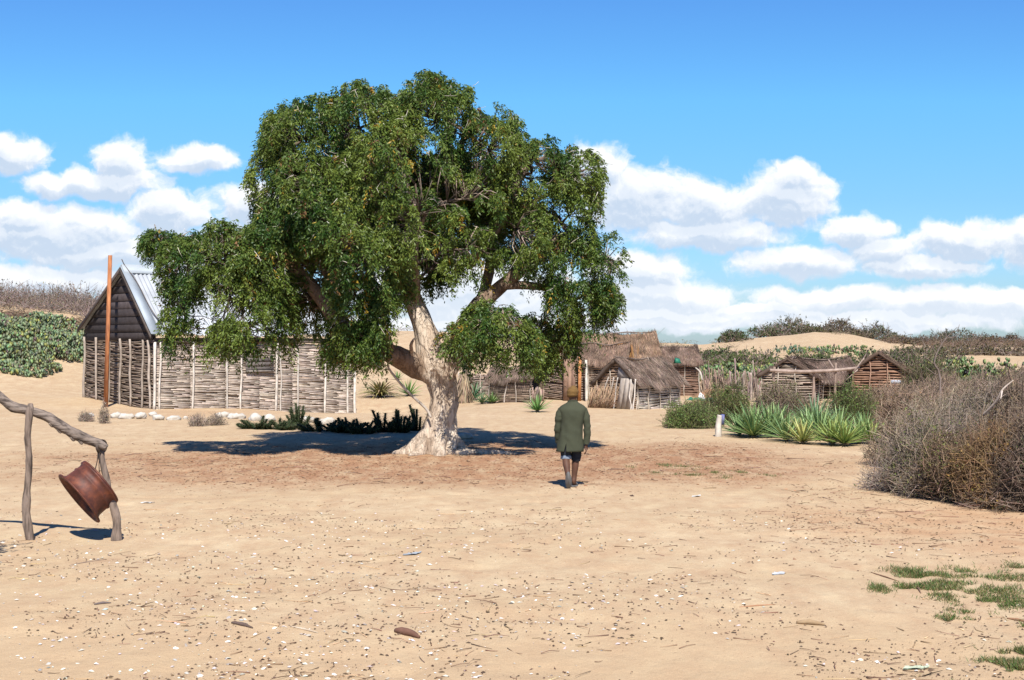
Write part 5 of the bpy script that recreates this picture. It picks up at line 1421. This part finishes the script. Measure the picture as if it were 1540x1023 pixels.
# pale broken limb caught in the brush
mb = MB(); tube(mb, [P(1478, 625, 20.2), P(1498, 604, 20.0), P(1508, 586, 19.9), P(1524, 572, 19.9)], [.018, .018, .014, .005], 7, (.5, .42, .36), lambda th, t, p: 1 + .2 * fbm(p * 12, 2, 3), True, 5)
tube(mb, [P(1507, 588, 19.9), P(1505, 600, 19.8)], [.012, .008], 6, (.6, .52, .46), None, True, 2)
o = mb.build('dead_limb', M['wood']); origin_at(o, P(1478, 625, 20.2)); tag(o, 'pale broken dead limb caught in the right hand brush', 'branch')
# bare sapling over the brush
mb = MB()
tube(mb, [gp(1412, 30), P(1414, 570, 30), P(1405, 545, 30), P(1418, 515, 30), P(1440, 492, 30)], [.03, .024, .018, .012, .005], 5, (.20, .16, .14), None, True, 3)
for a, b in (((1410, 560), (1435, 538)), ((1406, 548), (1385, 530)), ((1416, 520), (1412, 500)), ((1425, 508), (1444, 500)), ((1412, 565), (1392, 552)), ((1409, 535), (1398, 515)), ((1421, 512), (1422, 497)), ((1432, 500), (1443, 488)), ((1435, 538), (1440, 522))):
    tube(mb, [P(*a, 30), P((a[0] + b[0]) / 2 + 2, (a[1] + b[1]) / 2 + 3, 30), P(*b, 30)], [.012, .008, .004], 4, (.20, .16, .14), None, True, 2)
o = mb.build('bare_sapling', M['wood']); origin_at(o, gp(1412, 30)); tag(o, 'bare dark sapling reaching above the right hand brush', 'sapling')
# --- green bushes around the agave row
bush('low spreading bright green bush left of the marker post', gp(1040, 38.6), (.85, 1.1), .62, 1500, 15000, (.14, .14, .07), (.145, .20, .055), (.03, .06), tr=.005, mleaf='leaf')
bush('darker rounded green bush behind the marker post', gp(1092, 41), (.75, .9), 1.18, 1500, 17000, (.16, .14, .08), (.135, .17, .05), (.03, .06), tr=.005, mleaf='leaf')
bush('olive bush with bare twigs behind the left part of the agave row', gp(1172, 42.5), (1.0, 1.0), .98, 3000, 13000, (.27, .21, .16), (.15, .165, .06), (.03, .06), tr=.006)
bush('green feathery bush behind the right part of the agave row', gp(1282, 40.5), (.85, .9), .98, 1800, 14000, (.16, .14, .08), (.13, .19, .05), (.03, .06), tr=.005, mleaf='leaf')
bush('yellowish low bush between the crooked hut and the green bushes', gp(1052, 46), (.6, .6), .4, 500, 4000, (.3, .25, .15), (.24, .24, .07), (.03, .06), tr=.006)
bush('tall wispy dark green bush right of the log hut', gp(1398, 52), (1.0, 1.2), 2.15, 2500, 13000, (.16, .13, .09), (.10, .12, .045), (.04, .08), tr=.008, shell=.45, upb=.8)

# dry small shrubs by the house
for x, y, r, h, lab in ((157, 637, .16, .50, 'small dead conical shrub by the white stones, tallest of the dry ones'), (130, 634, .24, .26, 'dry reddish tuft left of the dead conical shrub'), (297, 641, .30, .36, 'grey dry shrub in front of the stones below the house wall'),
                        (325, 640, .30, .30, 'second grey dry shrub, touching the first to its right')):
    bush(lab, G(x, y), r, h, 420, 500, (.30, .24, .20), (.20, .18, .12), (.02, .04), (.06, .18), .004, cat='shrub', name='dry_shrub', stems=6)

# spiky euphorbias in the shade of the tree
def spiky(label, px, py, r, h, n):
    c = G(px, py); mb = MB()
    stems = []
    for i in range(n):
        az = rng.random() * 6.283; k = rng.random() ** .6
        b = c + np.array([math.cos(az) * r * k * .6, math.sin(az) * r * k * .6, 0]); b[2] = gzs(b[0], b[1]) - .02
        hh = h * rng.uniform(.55, 1.05) * (1 - .4 * k)
        e = b + np.array([math.cos(az) * r * .75 * k + rng.normal(0, .07), math.sin(az) * r * .75 * k, hh * (1 - .35 * k)])
        tube(mb, [b, e], [.035, .03], 5, (.05, .06, .03), None, True, 1)
        m = 110; t = rng.random(m)[:, None]; p = b * (1 - t) + e * t
        a = rng.random(m) * 6.283; d = np.stack([np.cos(a), np.sin(a), rng.normal(.25, .3, m)], 1); d /= np.linalg.norm(d, axis=1, keepdims=True)
        leaves(mb, p, d, np.cross(d, [0, 0, 1.]), rng.uniform(.07, .20, m) * (1.15 - .5 * t[:, 0]), .02, vary((.055, .085, .035), m, .3), .2)
    o = mb.build('spiny_succulent', M['leafdry']); origin_at(o, c); tag(o, label, 'succulent', 'spiny plants in the shade between house and tree')
SP = [(388, 645, .45, .42, 18, 'first spiny plant from the left in the shade, below the shutter'), (425, 646, .50, .45, 20, 'low wide spiny plant second from the left in the shade'), (448, 640, .32, .78, 14, 'spiny plant with one taller stem, third from the left in the shade'),
      (482, 648, .52, .55, 22, 'rounded spiny plant in front of the right part of the house wall'), (520, 650, .50, .58, 22, 'spiny plant just left of the white corner post'), (545, 652, .40, .5, 16, 'spiny plant right under the white corner post'),
      (575, 650, .42, .72, 18, 'taller spiny plant halfway between the corner post and the trunk'), (600, 650, .42, .70, 18, 'tall spiny plant second to the left of the trunk'), (628, 648, .32, .80, 12, 'spiny plant touching the left side of the trunk')]
for x, y, r, h, n, lab in SP: spiky(lab, x, y, r, h, n)

# prickly pears
def pears(label, c, r, h, n, col=(.12, .19, .10), pad=(.10, .19), name='prickly_pear', cat='cactus', group=None, kind=None, fn=None):
    c = np.array(c, float)
    u = rng.uniform(-1, 1, (n, 2)); u = u[(u ** 2).sum(1) < 1 + .3 * rng.normal()]; gp_ = fbm(np.concatenate([u * 3.0 + c[1], np.zeros((len(u), 1))], 1), 3, 5); u = u[gp_ > (-.24 if kind else -.36)]; n = len(u)
    nz = fbm(np.concatenate([u * 2.0 + c[:2], np.zeros((n, 1))], 1), 2, 71)
    z = rng.random(n) ** .7 * h * np.sqrt(np.clip(1 - (u ** 2).sum(1), .03, 1)) * (1 + 1.3 * nz)
    z = np.clip(z, 0, h * 1.15)
    p = np.stack([c[0] + u[:, 0] * r[0], c[1] + u[:, 1] * r[1], 0 * z], 1)
    if fn is not None: pass
    p[:, 2] = gz(p[:, 0], p[:, 1]) + z + .05
    up = runit(n) * .55 + np.array([0, 0, 1.]); up /= np.linalg.norm(up, axis=1, keepdims=True)
    nr = np.cross(up, runit(n)); nr /= np.linalg.norm(nr, axis=1, keepdims=True); sd = np.cross(nr, up)
    s = rng.uniform(*pad, n)
    K = 8; th = np.arange(K) / K * 2 * np.pi
    ring = p[:, None] + up[:, None] * (np.sin(th)[None, :, None] * (s * 1.25)[:, None, None]) + sd[:, None] * (np.cos(th)[None, :, None] * (s * .8)[:, None, None] * (1 + .25 * np.sin(th))[None, :, None])
    f = (p + nr * (s * .14)[:, None])[:, None]; b = (p - nr * (s * .14)[:, None])[:, None]
    V = np.concatenate([ring, f, b], 1).reshape(-1, 3)
    T = []
    for j in range(K): T += [[j, (j + 1) % K, K], [(j + 1) % K, j, K + 1]]
    T = (np.array(T)[None] + (np.arange(n) * (K + 2))[:, None, None]).reshape(-1, 3)
    cc = vary(col, n, .35, .10); yl = rng.random(n) < .13; cc[yl] = np.array([.33, .34, .10]) * rng.uniform(.7, 1.1, (yl.sum(), 1)); br = rng.random(n) < .05; cc[br] = np.array([.13, .08, .08])
    mb = MB(); mb.add(V, None, T, np.repeat(cc, K + 2, 0))
    o = mb.build(name, M['succ'], None, True); origin_at(o, [c[0], c[1], gzs(c[0], c[1])]); tag(o, label, cat, group, kind); return o
LP = [(-10, 63, (2.6, 2.2), .85, 'prickly pear clump at the far left edge of the slope, in front'), (48, 67, (2.4, 2.4), .8, 'prickly pear clump in the middle of the left slope, in front'), (97, 69, (2.2, 2.2), .75, 'prickly pear clump touching the gable of the house'),
      (5, 69, (3.0, 2.4), .8, 'upper prickly pear clump at the far left edge'), (70, 73, (3.0, 2.2), .7, 'upper prickly pear clump above the middle of the left slope')]
for x, Y, r, h, lab in LP: pears(lab, XG(x, Y), r, h, 2600, (.17, .22, .12), (.05, .11), group='prickly pears on the left slope')
for x, Y, r, h, n, lab in ((1090, 82, (3.0, 4), 1.5, 900, 'prickly pear patch behind the stake fence'), (1150, 80, (3.2, 3), 1.6, 1000, 'prickly pear patch behind the open gable hut'), (1215, 84, (3.4, 3), 1.6, 1000, 'prickly pear patch above the low shelter'), (1275, 80, (2.6, 3), 1.5, 800, 'prickly pear patch between the pole rack and the log hut'),
                        (1200, 110, (3., 3), 1.6, 500, 'bluish prickly pear patch on the lower face of the dune'), (1262, 108, (3.4, 3), 1.7, 600, 'prickly pear patch at the right foot of the dune'), (1450, 62, (3., 3), 1.7, 1300, 'prickly pear patch above the right hand brush'), (1515, 60, (2.8, 3), 1.7, 1300, 'prickly pear patch at the right edge above the brush'), (1400, 78, (4., 3), 1.6, 900, 'far prickly pear patch behind the wispy bush')):
    pears(lab, XG(x, Y), r, h * (.36 if Y > 100 else .42 if Y > 70 else .8), int(n * (.8 if Y > 100 else 1.7)), (.13, .18, .075) if x != 1200 else (.10, .15, .10), (.07, .13) if Y > 70 else (.05, .105), group='prickly pears on the right flats', kind='stuff' if Y > 100 else None)

# far bushes
FB = [(1105, 138, (1.6, 1.5), 1.9, DG, 'lone round dark bush on the skyline left of the dune'), (1160, 148, (2.4, 2), 2.9, DG, 'left skyline bush on top of the dune'), (1192, 149, (2.6, 2), 4.0, (.09, .10, .04), 'tallest skyline bush on the dune crest'), (1224, 151, (2.2, 2), 1.5, (.10, .10, .045), 'flat brown bush on the dune crest'),
      (1258, 152, (2.2, 2), 3.0, (.12, .10, .06), 'sparse twiggy bush on the crest right of the tallest'), (1290, 152, (1.8, 2), 1.6, (.13, .11, .06), 'brown skyline bush left of the grey round one'), (1322, 152, (2.6, 2), 4.4, (.11, .125, .07), 'big round grey green bush on the right skyline'),
      (1355, 150, (2.2, 2), 2.0, (.12, .09, .05), 'brown bush right of the big round grey green one'), (1388, 150, (2.2, 2), 2.2, (.11, .085, .05), 'low brown bush in the middle of the right skyline'), (1420, 152, (2.0, 2), 3.4, (.07, .085, .04), 'dark bush on the right skyline beside a lighter one'),
      (1452, 150, (3.0, 2), 3.8, (.12, .125, .08), 'light grey green bush near the right end of the skyline'), (1488, 150, (2.4, 2), 2.3, (.13, .09, .055), 'russet bush near the right end of the skyline'), (1522, 150, (2.8, 2), 2.9, (.12, .09, .05), 'brown bush at the right end of the skyline'),
      (1070, 100, (3., 2), 1.7, (.08, .11, .04), 'green bush above the side hut roof'), (1125, 95, (2.6, 2), 2.0, (.09, .12, .04), 'green bush at the left foot of the dune'), (1340, 95, (3.5, 2), 1.8, (.08, .10, .04), 'dark green bush behind the log hut'), (1375, 110, (4., 2), 2.0, (.09, .10, .045), 'olive bush right of the dune foot'), (1440, 118, (5, 2), 1.2, (.12, .10, .05), 'long low brown bush below the right skyline'), (1510, 118, (5, 2), 1.2, (.11, .09, .05), 'low brown bush below the skyline at the right edge'),
      (1010, 88, (3.2, 2), 1.7, (.09, .12, .045), 'green bush peeping over the side hut roof'), (900, 92, (3.2, 2), 1.5, (.12, .13, .05), 'olive bush peeping over the left end of the thatch'), (1232, 100, (2.4, 2), .8, (.10, .13, .05), 'low green bush on the dune face')]
for x, Y, r, h, cl, lab in FB:
    bush(lab, XG(x, Y + (4 if Y > 130 else 0)), r, h * (.50 if Y > 130 else .55), 400, 3000, (.25, .20, .17), cl, (.12, .26), (.4, 1.0), .018, shell=.3, stems=8, name='dune_bush')
# second, fuller band of brown scrub that reads as one mass
def scrub(name, label, pxs, Ys, n, hr, cl, ct, lf=(.12, .25), tw=True, cat='scrub'):
    mb = MB(); px = rng.uniform(*pxs, n); Y = rng.uniform(*Ys, n); X = (px - CX) / FPX * Y
    Z = gz(X, Y); nz = fbm(np.stack([X * .35, Y * .35, 0 * X], -1), 3, 90)
    ok = nz > (.02 if 'skyline' in label or 'right' in label else -.25); X, Y, Z, nz = X[ok], Y[ok], Z[ok], nz[ok]; m = len(X)
    hh = hr * np.clip(.6 + 1.1 * nz, .15, 1.4)
    K = 9
    A = np.repeat(np.stack([X, Y, Z], 1), K, 0); t = rng.random(m * K)
    B = A + np.stack([rng.normal(0, .6, m * K), rng.normal(0, .5, m * K), np.repeat(hh, K) * rng.uniform(.3, 1.05, m * K)], 1)
    A = A + np.stack([rng.normal(0, .2, m * K), rng.normal(0, .2, m * K), np.repeat(hh, K) * rng.uniform(0, .35, m * K)], 1)
    sticks(mb, A, B, .014, .006, 3, vary(ct, m * K, .25), .08, False)
    if cl is not None:
        K2 = 14; s = rng.integers(0, m * K, m * K2); tt = rng.uniform(.35, 1, (m * K2, 1)); p = A[s] * (1 - tt) + B[s] * tt + rng.normal(0, .08, (m * K2, 3))
        d = runit(len(p)); sd = np.cross(d, runit(len(p))); sd /= np.linalg.norm(sd, axis=1, keepdims=True)
        leaves(mb, p, d, sd, rng.uniform(*lf, len(p)), .07, vary(cl, len(p), .3, .1), .1)
    o = mb.build(name, M['twig']); tag(o, label, cat, kind='stuff'); return o
scrub('brown_scrub', 'brown scrub covering the flat ground along the right skyline', (1330, 1700), (135, 165), 1100, .95, (.13, .095, .05), (.26, .19, .15))
scrub('bare_scrub', 'grey leafless scrub on top of the left slope', (-150, 185), (79, 96), 800, 1.35, (.17, .135, .09), (.30, .24, .215), (.08, .16))
scrub('green_scrub', 'distant green trees behind the slope between scrub and house', (60, 420), (95, 110), 700, 1.9, (.11, .14, .05), (.2, .16, .12), (.12, .25))
scrub('low_scrub', 'low dry scrub scattered over the garden flat', (1060, 1560), (66, 92), 420, .6, (.11, .12, .05), (.27, .2, .16), (.08, .16))
scrub('dune_grass', 'thin grass and small weeds on the far sand slopes', (380, 1300), (84, 150), 120, .5, (.16, .16, .07), (.3, .24, .18), (.08, .16))
scrub('slope_scrub', 'dry brown scrub on the upper part of the left slope', (-100, 150), (70, 78), 200, .35, (.16, .12, .07), (.28, .2, .15), (.08, .14))
scrub('skyline_scrub', 'sparse green scrub on the ridge behind the thatched huts', (850, 1080), (95, 125), 260, 1.0, (.13, .15, .06), (.26, .2, .16), (.08, .16))
# leafless saplings over the thatch
for x, lab in ((948, 'leafless thin sapling rising over the thatched roofs, left one of the pair'), (975, 'leafless thin sapling rising over the thatched roofs, right one of the pair')):
    mb = MB(); c = XG(x, 75); N = 60
    tube(mb, [c, c + [0, 0, 1.2], c + [rng.normal(0, .1), 0, 2.0]], [.04, .03, .015], 5, (.24, .21, .2), None, True, 2)
    t = rng.uniform(.35, 1, (N, 1)); a = c + np.array([0, 0, 2.0]) * t; b = a + np.stack([rng.normal(0, .45, N), rng.normal(0, .2, N), rng.uniform(.3, 1.0, N)], 1)
    sticks(mb, a, b, .012, .006, 3, (.24, .21, .2), .08)
    o = mb.build('bare_sapling', M['twig']); origin_at(o, c); tag(o, lab, 'sapling')

# foliage standing outside the left edge, whose shade falls into the view
bush('leafy bush outside the left edge whose shade falls on the sand', np.array([-5.92, 13.4, gzs(-5.92, 13.4)]), (.66, 1.1), 1.2, 500, 9000, (.2, .15, .1), (.07, .11, .03), (.05, .09), tr=.006, mleaf='leaf', lo=1.15)

# ------------------------------------------------------------------ stones along the house
def rock(label, px, py, s, group):
    c = G(px, py); n = 18; m = 11; rows = []
    sx, sy, sz = [q_ * .86 for q_ in s]; seed = rng.random() * 50
    for i in range(m):
        ph = -math.pi / 2 + math.pi * i / (m - 1)
        th = np.arange(n) / n * 2 * np.pi
        q = np.stack([np.cos(th) * math.cos(ph), np.sin(th) * math.cos(ph), np.full(n, math.sin(ph))], 1)
        q = q * (1 + .5 * fbm(q * 1.6 + seed, 3, 4) + .22 * fbm(q * 5 + seed, 2, 7))[:, None]
        rows.append(c + q * [sx, sy, sz] + [0, 0, sz * .5])
    V = np.array(rows).reshape(-1, 3); i = np.arange(m - 1)[:, None] * n; j = np.arange(n)[None]; j2 = (j + 1) % n
    mb = MB(); mb.add(V, np.stack([i + j, i + j2, i + n + j2, i + n + j], -1).reshape(-1, 4))
    o = mb.build('stone', M['stone'], None, False); origin_at(o, c); tag(o, label, 'stone', group)
SG = 'white stones laid along the front of the house'
for i, (x, y, a, b, h, lab) in enumerate(((136, 627, .12, .12, .10, 'small stone at the left end of the line, behind the reddish tuft'), (174, 629, .22, .16, .14, 'stone right of the dead conical shrub'), (190, 630, .28, .18, .13, 'widest flat stone, below the left part of the gable'), (212, 630, .18, .15, .15, 'upright white stone below the house corner'),
        (230, 626, .15, .12, .10, 'stone tucked against the corner posts'), (238, 632, .20, .14, .13, 'bright stone just in front of the corner posts'), (261, 632, .26, .16, .11, 'flat pointed stone under the left part of the long wall'), (279, 630, .09, .08, .07, 'smallest stone, between the flat pointed one and the dry shrubs'),
        (334, 628, .28, .18, .14, 'white stone behind the grey dry shrubs'), (356, 630, .30, .18, .13, 'long white stone below the shutter'), (384, 633, .24, .16, .16, 'stone at the edge of the shade below the shutter'), (404, 634, .22, .15, .15, 'shaded stone second from the shutter'), (700, 660, .22, .2, .10, 'half buried pale stone right of the trunk in the shade'), (462, 636, .26, .2, .15, 'shaded grey stone among the spiny plants'), (492, 638, .24, .2, .15, 'shaded stone left of the corner post'))):
    rock(lab, x, y, (a, b, h), SG if i != 12 else None)

# ------------------------------------------------------------------ litter on the sand
def zone_t(X, Y):
    nz = fbm(np.stack([X * .5, Y * .5, 0 * X], -1), 4, 21)
    return sstep((1.25 - np.sqrt(((X + 1.2) / 8.5) ** 2 + ((Y - 27.5) / 5.2) ** 2) + .35 * nz) * 1.5)
def chips(name, label, cat, n, samp, size, col, th=.35, asp=(1, 2.2), kind='stuff', lift=.004, ramt=.2):
    X, Y = samp(n); m = len(X); p = np.stack([X, Y, gz(X, Y) + lift], 1)
    s = size[0] + (size[1] - size[0]) * rng.random(m) ** 2.6; az = rng.random(m) * 6.283; asp_ = rng.uniform(*asp, m)
    d = np.stack([np.cos(az), np.sin(az), rng.normal(0, .12, m)], 1); sd = np.stack([-np.sin(az), np.cos(az), rng.normal(0, .2, m)], 1)
    up = np.array([0, 0, 1.])
    k = 5; th_ = np.arange(k) / k * 2 * np.pi
    rr = 1 + rng.normal(0, ramt, (m, k))
    ring = p[:, None] + d[:, None] * (np.cos(th_)[None] * rr * (s * asp_ ** .5)[:, None] * .5)[..., None] + sd[:, None] * (np.sin(th_)[None] * rr * (s / asp_ ** .5)[:, None] * .5)[..., None]
    top = (p + up * (s * th)[:, None])[:, None]
    V = np.concatenate([ring, top], 1).reshape(-1, 3)
    T = (np.array([[j, (j + 1) % k, k] for j in range(k)])[None] + (np.arange(m) * (k + 1))[:, None, None]).reshape(-1, 3)
    C = np.repeat(vary(col, m, .3, .06), k + 1, 0)
    mb = MB(); mb.add(V, None, T, C); o = mb.build(name, M['leafdry'] if False else M['thatch']); tag(o, label, cat, kind=kind); return o
def foresamp(y0, y1, pw, clump=.5, left=0.0):
    def f(n):
        n = int(n * 2.2)
        Y = y0 + (y1 - y0) * rng.random(n) ** pw; X = rng.uniform(-.38, .38, n) * Y
        nz = fbm(np.stack([X * .7, Y * .7, 0 * X], -1), 3, 44)
        ok = rng.random(n) < np.clip(.5 + clump * 2 * nz - left * X / Y * 2.6, 0, 1)
        return X[ok], Y[ok]
    return f
chips('shell_fragments', 'white shell fragments scattered over the foreground sand', 'shells', 1900, foresamp(9, 19, 1.6, .7, .75), (.006, .045), (.72, .68, .62), .25)
chips('dark_litter', 'dark bits of bark and dung pellets scattered over the sand', 'litter', 6500, foresamp(9, 19, 1.5, 1.4), (.004, .030), (.12, .075, .05), .3, (1, 3))
chips('dark_litter', 'fine brown litter scattered over the middle of the yard', 'litter', 4500, foresamp(17, 45, 1.4, .7), (.01, .032), (.24, .155, .10), .2, (1, 3.5))
def treesamp(n):
    X = rng.uniform(-12, 9, n * 3); Y = rng.uniform(21, 34, n * 3); ok = rng.random(n * 3) < zone_t(X, Y) ** 1.3; return X[ok], Y[ok]
chips('leaf_litter', 'reddish fallen leaves on the sand around the tree', 'leaf litter', 12000, treesamp, (.012, .045), (.27, .135, .07), .12, (1.2, 3))
def brushsamp(n):
    px = rng.uniform(1180, 1600, n); Y = rng.uniform(15.5, 23, n); return (px - CX) / FPX * Y, Y
chips('brush_litter', 'brown and straw coloured litter at the foot of the right hand brush', 'litter', 1700, brushsamp, (.008, .045), (.27, .155, .09), .15, (1, 2.2))
# twigs
def twigs(name, label, n, samp, L_, r, col):
    X, Y = samp(n); m = len(X); az = rng.random(m) * 6.283; ln = rng.uniform(*L_, m) * rng.uniform(.5, 1, m)
    A = np.stack([X, Y, gz(X, Y) + .006], 1); X2 = X + np.cos(az) * ln; Y2 = Y + np.sin(az) * ln; B = np.stack([X2, Y2, gz(X2, Y2) + rng.uniform(.004, .02, m)], 1)
    mb = MB(); sticks(mb, A, B, r * rng.uniform(.6, 1.5, m), r * .5, 4, vary(col, m, .3), .06); o = mb.build(name, M['twig']); tag(o, label, 'twigs', kind='stuff')
twigs('twig_litter', 'short dry twigs scattered over the sand', 420, foresamp(9, 20, 1.3, .5), (.05, .28), .0035, (.25, .16, .11))
twigs('straw_litter', 'pale straws scattered over the sand', 130, foresamp(9, 20, 1.3, .5), (.08, .35), .003, (.58, .42, .24))
twigs('brush_twigs', 'fallen twigs along the foot of the right hand brush', 120, brushsamp, (.1, .6), .005, (.30, .19, .13))
twigs('litter_sticks', 'thin fallen sticks under the tree', 260, treesamp, (.1, .5), .006, (.30, .2, .14))

# single pieces one can point at
def driftwood(label, x0, y0, x1, y1, r, col, nm='driftwood', cat='driftwood'):
    a = G(x0, y0); b = G(x1, y1); mb = MB(); m = (a + b) / 2 + [0, 0, r * .8]
    tube(mb, [a + [0, 0, r * .4], m, b + [0, 0, r * .4]], [r * .55, r, r * .35], 8, col, lambda th, t, p: 1 + .35 * fbm(p * 30, 2, 3), True, 5, )
    o = mb.build(nm, M['wood']); origin_at(o, [*((a + b) / 2)[:2], min(a[2], b[2])]); tag(o, label, cat)
driftwood('flat dark brown splinter of wood in the left foreground', 349, 939, 380, 947, .018, (.14, .10, .085))
driftwood('reddish brown chunk of bark in the centre foreground', 595, 951, 631, 962, .032, (.19, .10, .07), 'bark_piece', 'bark')
driftwood('pale curved stick in the left foreground ending at a dry leaf', 437, 944, 478, 954, .009, (.62, .52, .4))
driftwood('torn brown husk with a white end in the right foreground', 1198, 938, 1240, 943, .022, (.38, .27, .16), 'husk', 'husk')
driftwood('slim grey splinter pointing right in the left foreground, above the dark one', 142, 910, 167, 908, .012, (.2, .16, .15))
driftwood('thin reddish stick lying level in the right foreground', 1112, 915, 1166, 910, .007, (.40, .22, .13))
driftwood('crooked brown twig near the left post', 104, 852, 160, 842, .008, (.30, .22, .17))
driftwood('broken brown stick beside the grass patch', 1375, 878, 1385, 893, .012, (.22, .14, .10))
driftwood('brown stick running from the sand into the grass patch', 1310, 862, 1352, 876, .007, (.35, .21, .13))
driftwood('orange stick at the right edge below the grass patch', 1515, 931, 1545, 937, .012, (.42, .24, .14))
def scrap(label, px, py, w, d, col, nm, cat):
    c = G(px, py); mb = MB(); n = 6; xs = np.linspace(-1, 1, n); X, Y = np.meshgrid(xs, xs)
    Z = .012 + .012 * fbm(np.stack([X * 2, Y * 2, 0 * X + px], -1), 2, 3) + 0
    a = .5; x = c[0] + (X * w + Y * w * .35) / 2; y = c[1] + (Y * d + X * d * .15) / 2
    zz = gz(x, y) + Z; V = np.stack([x, y, zz], -1).reshape(-1, 3); i = np.arange(n - 1)[:, None] * n; j = np.arange(n - 1)[None]
    Q = np.stack([i + j, i + j + 1, i + n + j + 1, i + n + j], -1).reshape(-1, 4); k = n * n
    V2 = V - [0, 0, .006]
    mb.add(np.concatenate([V, V2]), np.concatenate([Q, Q[:, ::-1] + k]), None, col); o = mb.build(nm, M['wood']); origin_at(o, c); tag(o, label, cat)
scrap('small blue grey plastic scrap lying on the centre sand', 620, 834, .14, .16, (.42, .47, .52), 'plastic_scrap', 'scrap')
scrap('crumpled white scrap with a blue tint in the right foreground', 1172, 864, .12, .10, (.62, .66, .72), 'plastic_scrap', 'scrap')
scrap('white scrap on the sand right of the dung', 1047, 747, .12, .16, (.75, .74, .7), 'paper_scrap', 'scrap')
scrap('pale green plastic scrap near the bottom edge on the right', 1378, 1006, .16, .1, (.6, .68, .5), 'plastic_scrap', 'scrap')
scrap('thin white scrap near the right post of the stand', 222, 757, .14, .08, (.75, .73, .7), 'paper_scrap', 'scrap')
mound('dung', 'dark round dung pat on the sand right of the man', 'dung', G(950, 747), (.055, .06), .045, mat('dung', (.09, .055, .04), (.05, .03, .025), 30., .9, .5, 60.), 4, .4)
mound('dung', 'dried brown dung clump in the right foreground', 'dung', G(1194, 842), (.04, .05), .03, M['dirt'], 6, .6)

# grass
def grass(name, label, spots, n, h, col=(.10, .15, .04)):
    mb = MB()
    for (px, py, rx, ry, k) in spots:
        c = G(px, py); m = int(n * k)
        u = rng.normal(0, .45, (m, 2)); X = c[0] + u[:, 0] * rx; Y = c[1] + u[:, 1] * ry * 2.7
        nz = fbm(np.stack([X * 5, Y * 5, 0 * X], -1), 3, 12); ok = nz > -.05; X, Y = X[ok], Y[ok]; m = len(X)
        p = np.stack([X, Y, gz(X, Y) - .003], 1); d = runit(m) * .75 + np.array([0, 0, .8]); d[:, 2] = np.abs(d[:, 2]); d /= np.linalg.norm(d, axis=1, keepdims=True)
        s = np.cross(d, runit(m)); s /= np.linalg.norm(s, axis=1, keepdims=True)
        cc = vary(col, m, .3, .1); dr = rng.random(m) < .34; cc[dr] = np.array([.34, .26, .13]) * rng.uniform(.6, 1.1, (dr.sum(), 1))
        leaves(mb, p, d, s, rng.uniform(.35, 1., m) * h, .006, cc, .1)
    o = mb.build(name, M['leaf']); tag(o, label, 'grass', kind='stuff')
grass('grass_patch', 'sparse green grass patch in the right foreground', [(1322, 887, .10, .1, .5), (1330, 868, .08, .08, .3), (1372, 862, .25, .12, 1.2), (1400, 868, .35, .15, 1.5), (1388, 885, .2, .1, 1), (1420, 880, .25, .15, 1.2), (1390, 872, .4, .14, 1.2), (1430, 890, .4, .14, 1.2), (1470, 905, .4, .14, 1.), (1450, 862, .3, .12, 1), (1475, 868, .3, .2, 1), (1440, 900, .3, .12, .8), (1500, 890, .35, .2, 1.3), (1530, 870, .3, .2, 1), (1455, 920, .2, .08, 1.1), (1480, 935, .15, .06, .8),
    (1432, 936, .12, .06, .8), (1505, 910, .3, .1, .8), (1540, 905, .25, .2, 1), (1540, 942, .15, .06, .6), (1535, 855, .15, .1, .6), (1360, 885, .08, .08, .4)], 950, .07)
grass('grass_patch', 'green grass patch in the bottom right corner', [(1530, 1005, .22, .14, 2.5), (1480, 1020, .3, .08, 2.5), (1545, 985, .15, .1, 1.5), (1450, 1024, .15, .06, 1.2), (1500, 990, .1, .08, .5)], 1900, .07)
grass('grass_tufts', 'thin line of low grass tufts on the sand to the right of the man', [(1000, 700, .18, .15, .5), (1030, 703, .3, .15, .9), (1058, 706, .28, .12, .8), (1020, 713, .3, .12, .8), (1042, 715, .2, .1, .7), (1075, 712, .1, .1, .4), (1085, 718, .2, .1, .5), (1115, 712, .12, .25, .6), (1155, 716, .3, .1, .5), (985, 712, .12, .1, .3), (948, 702, .15, .1, .2)], 750, .065, (.13, .15, .05))
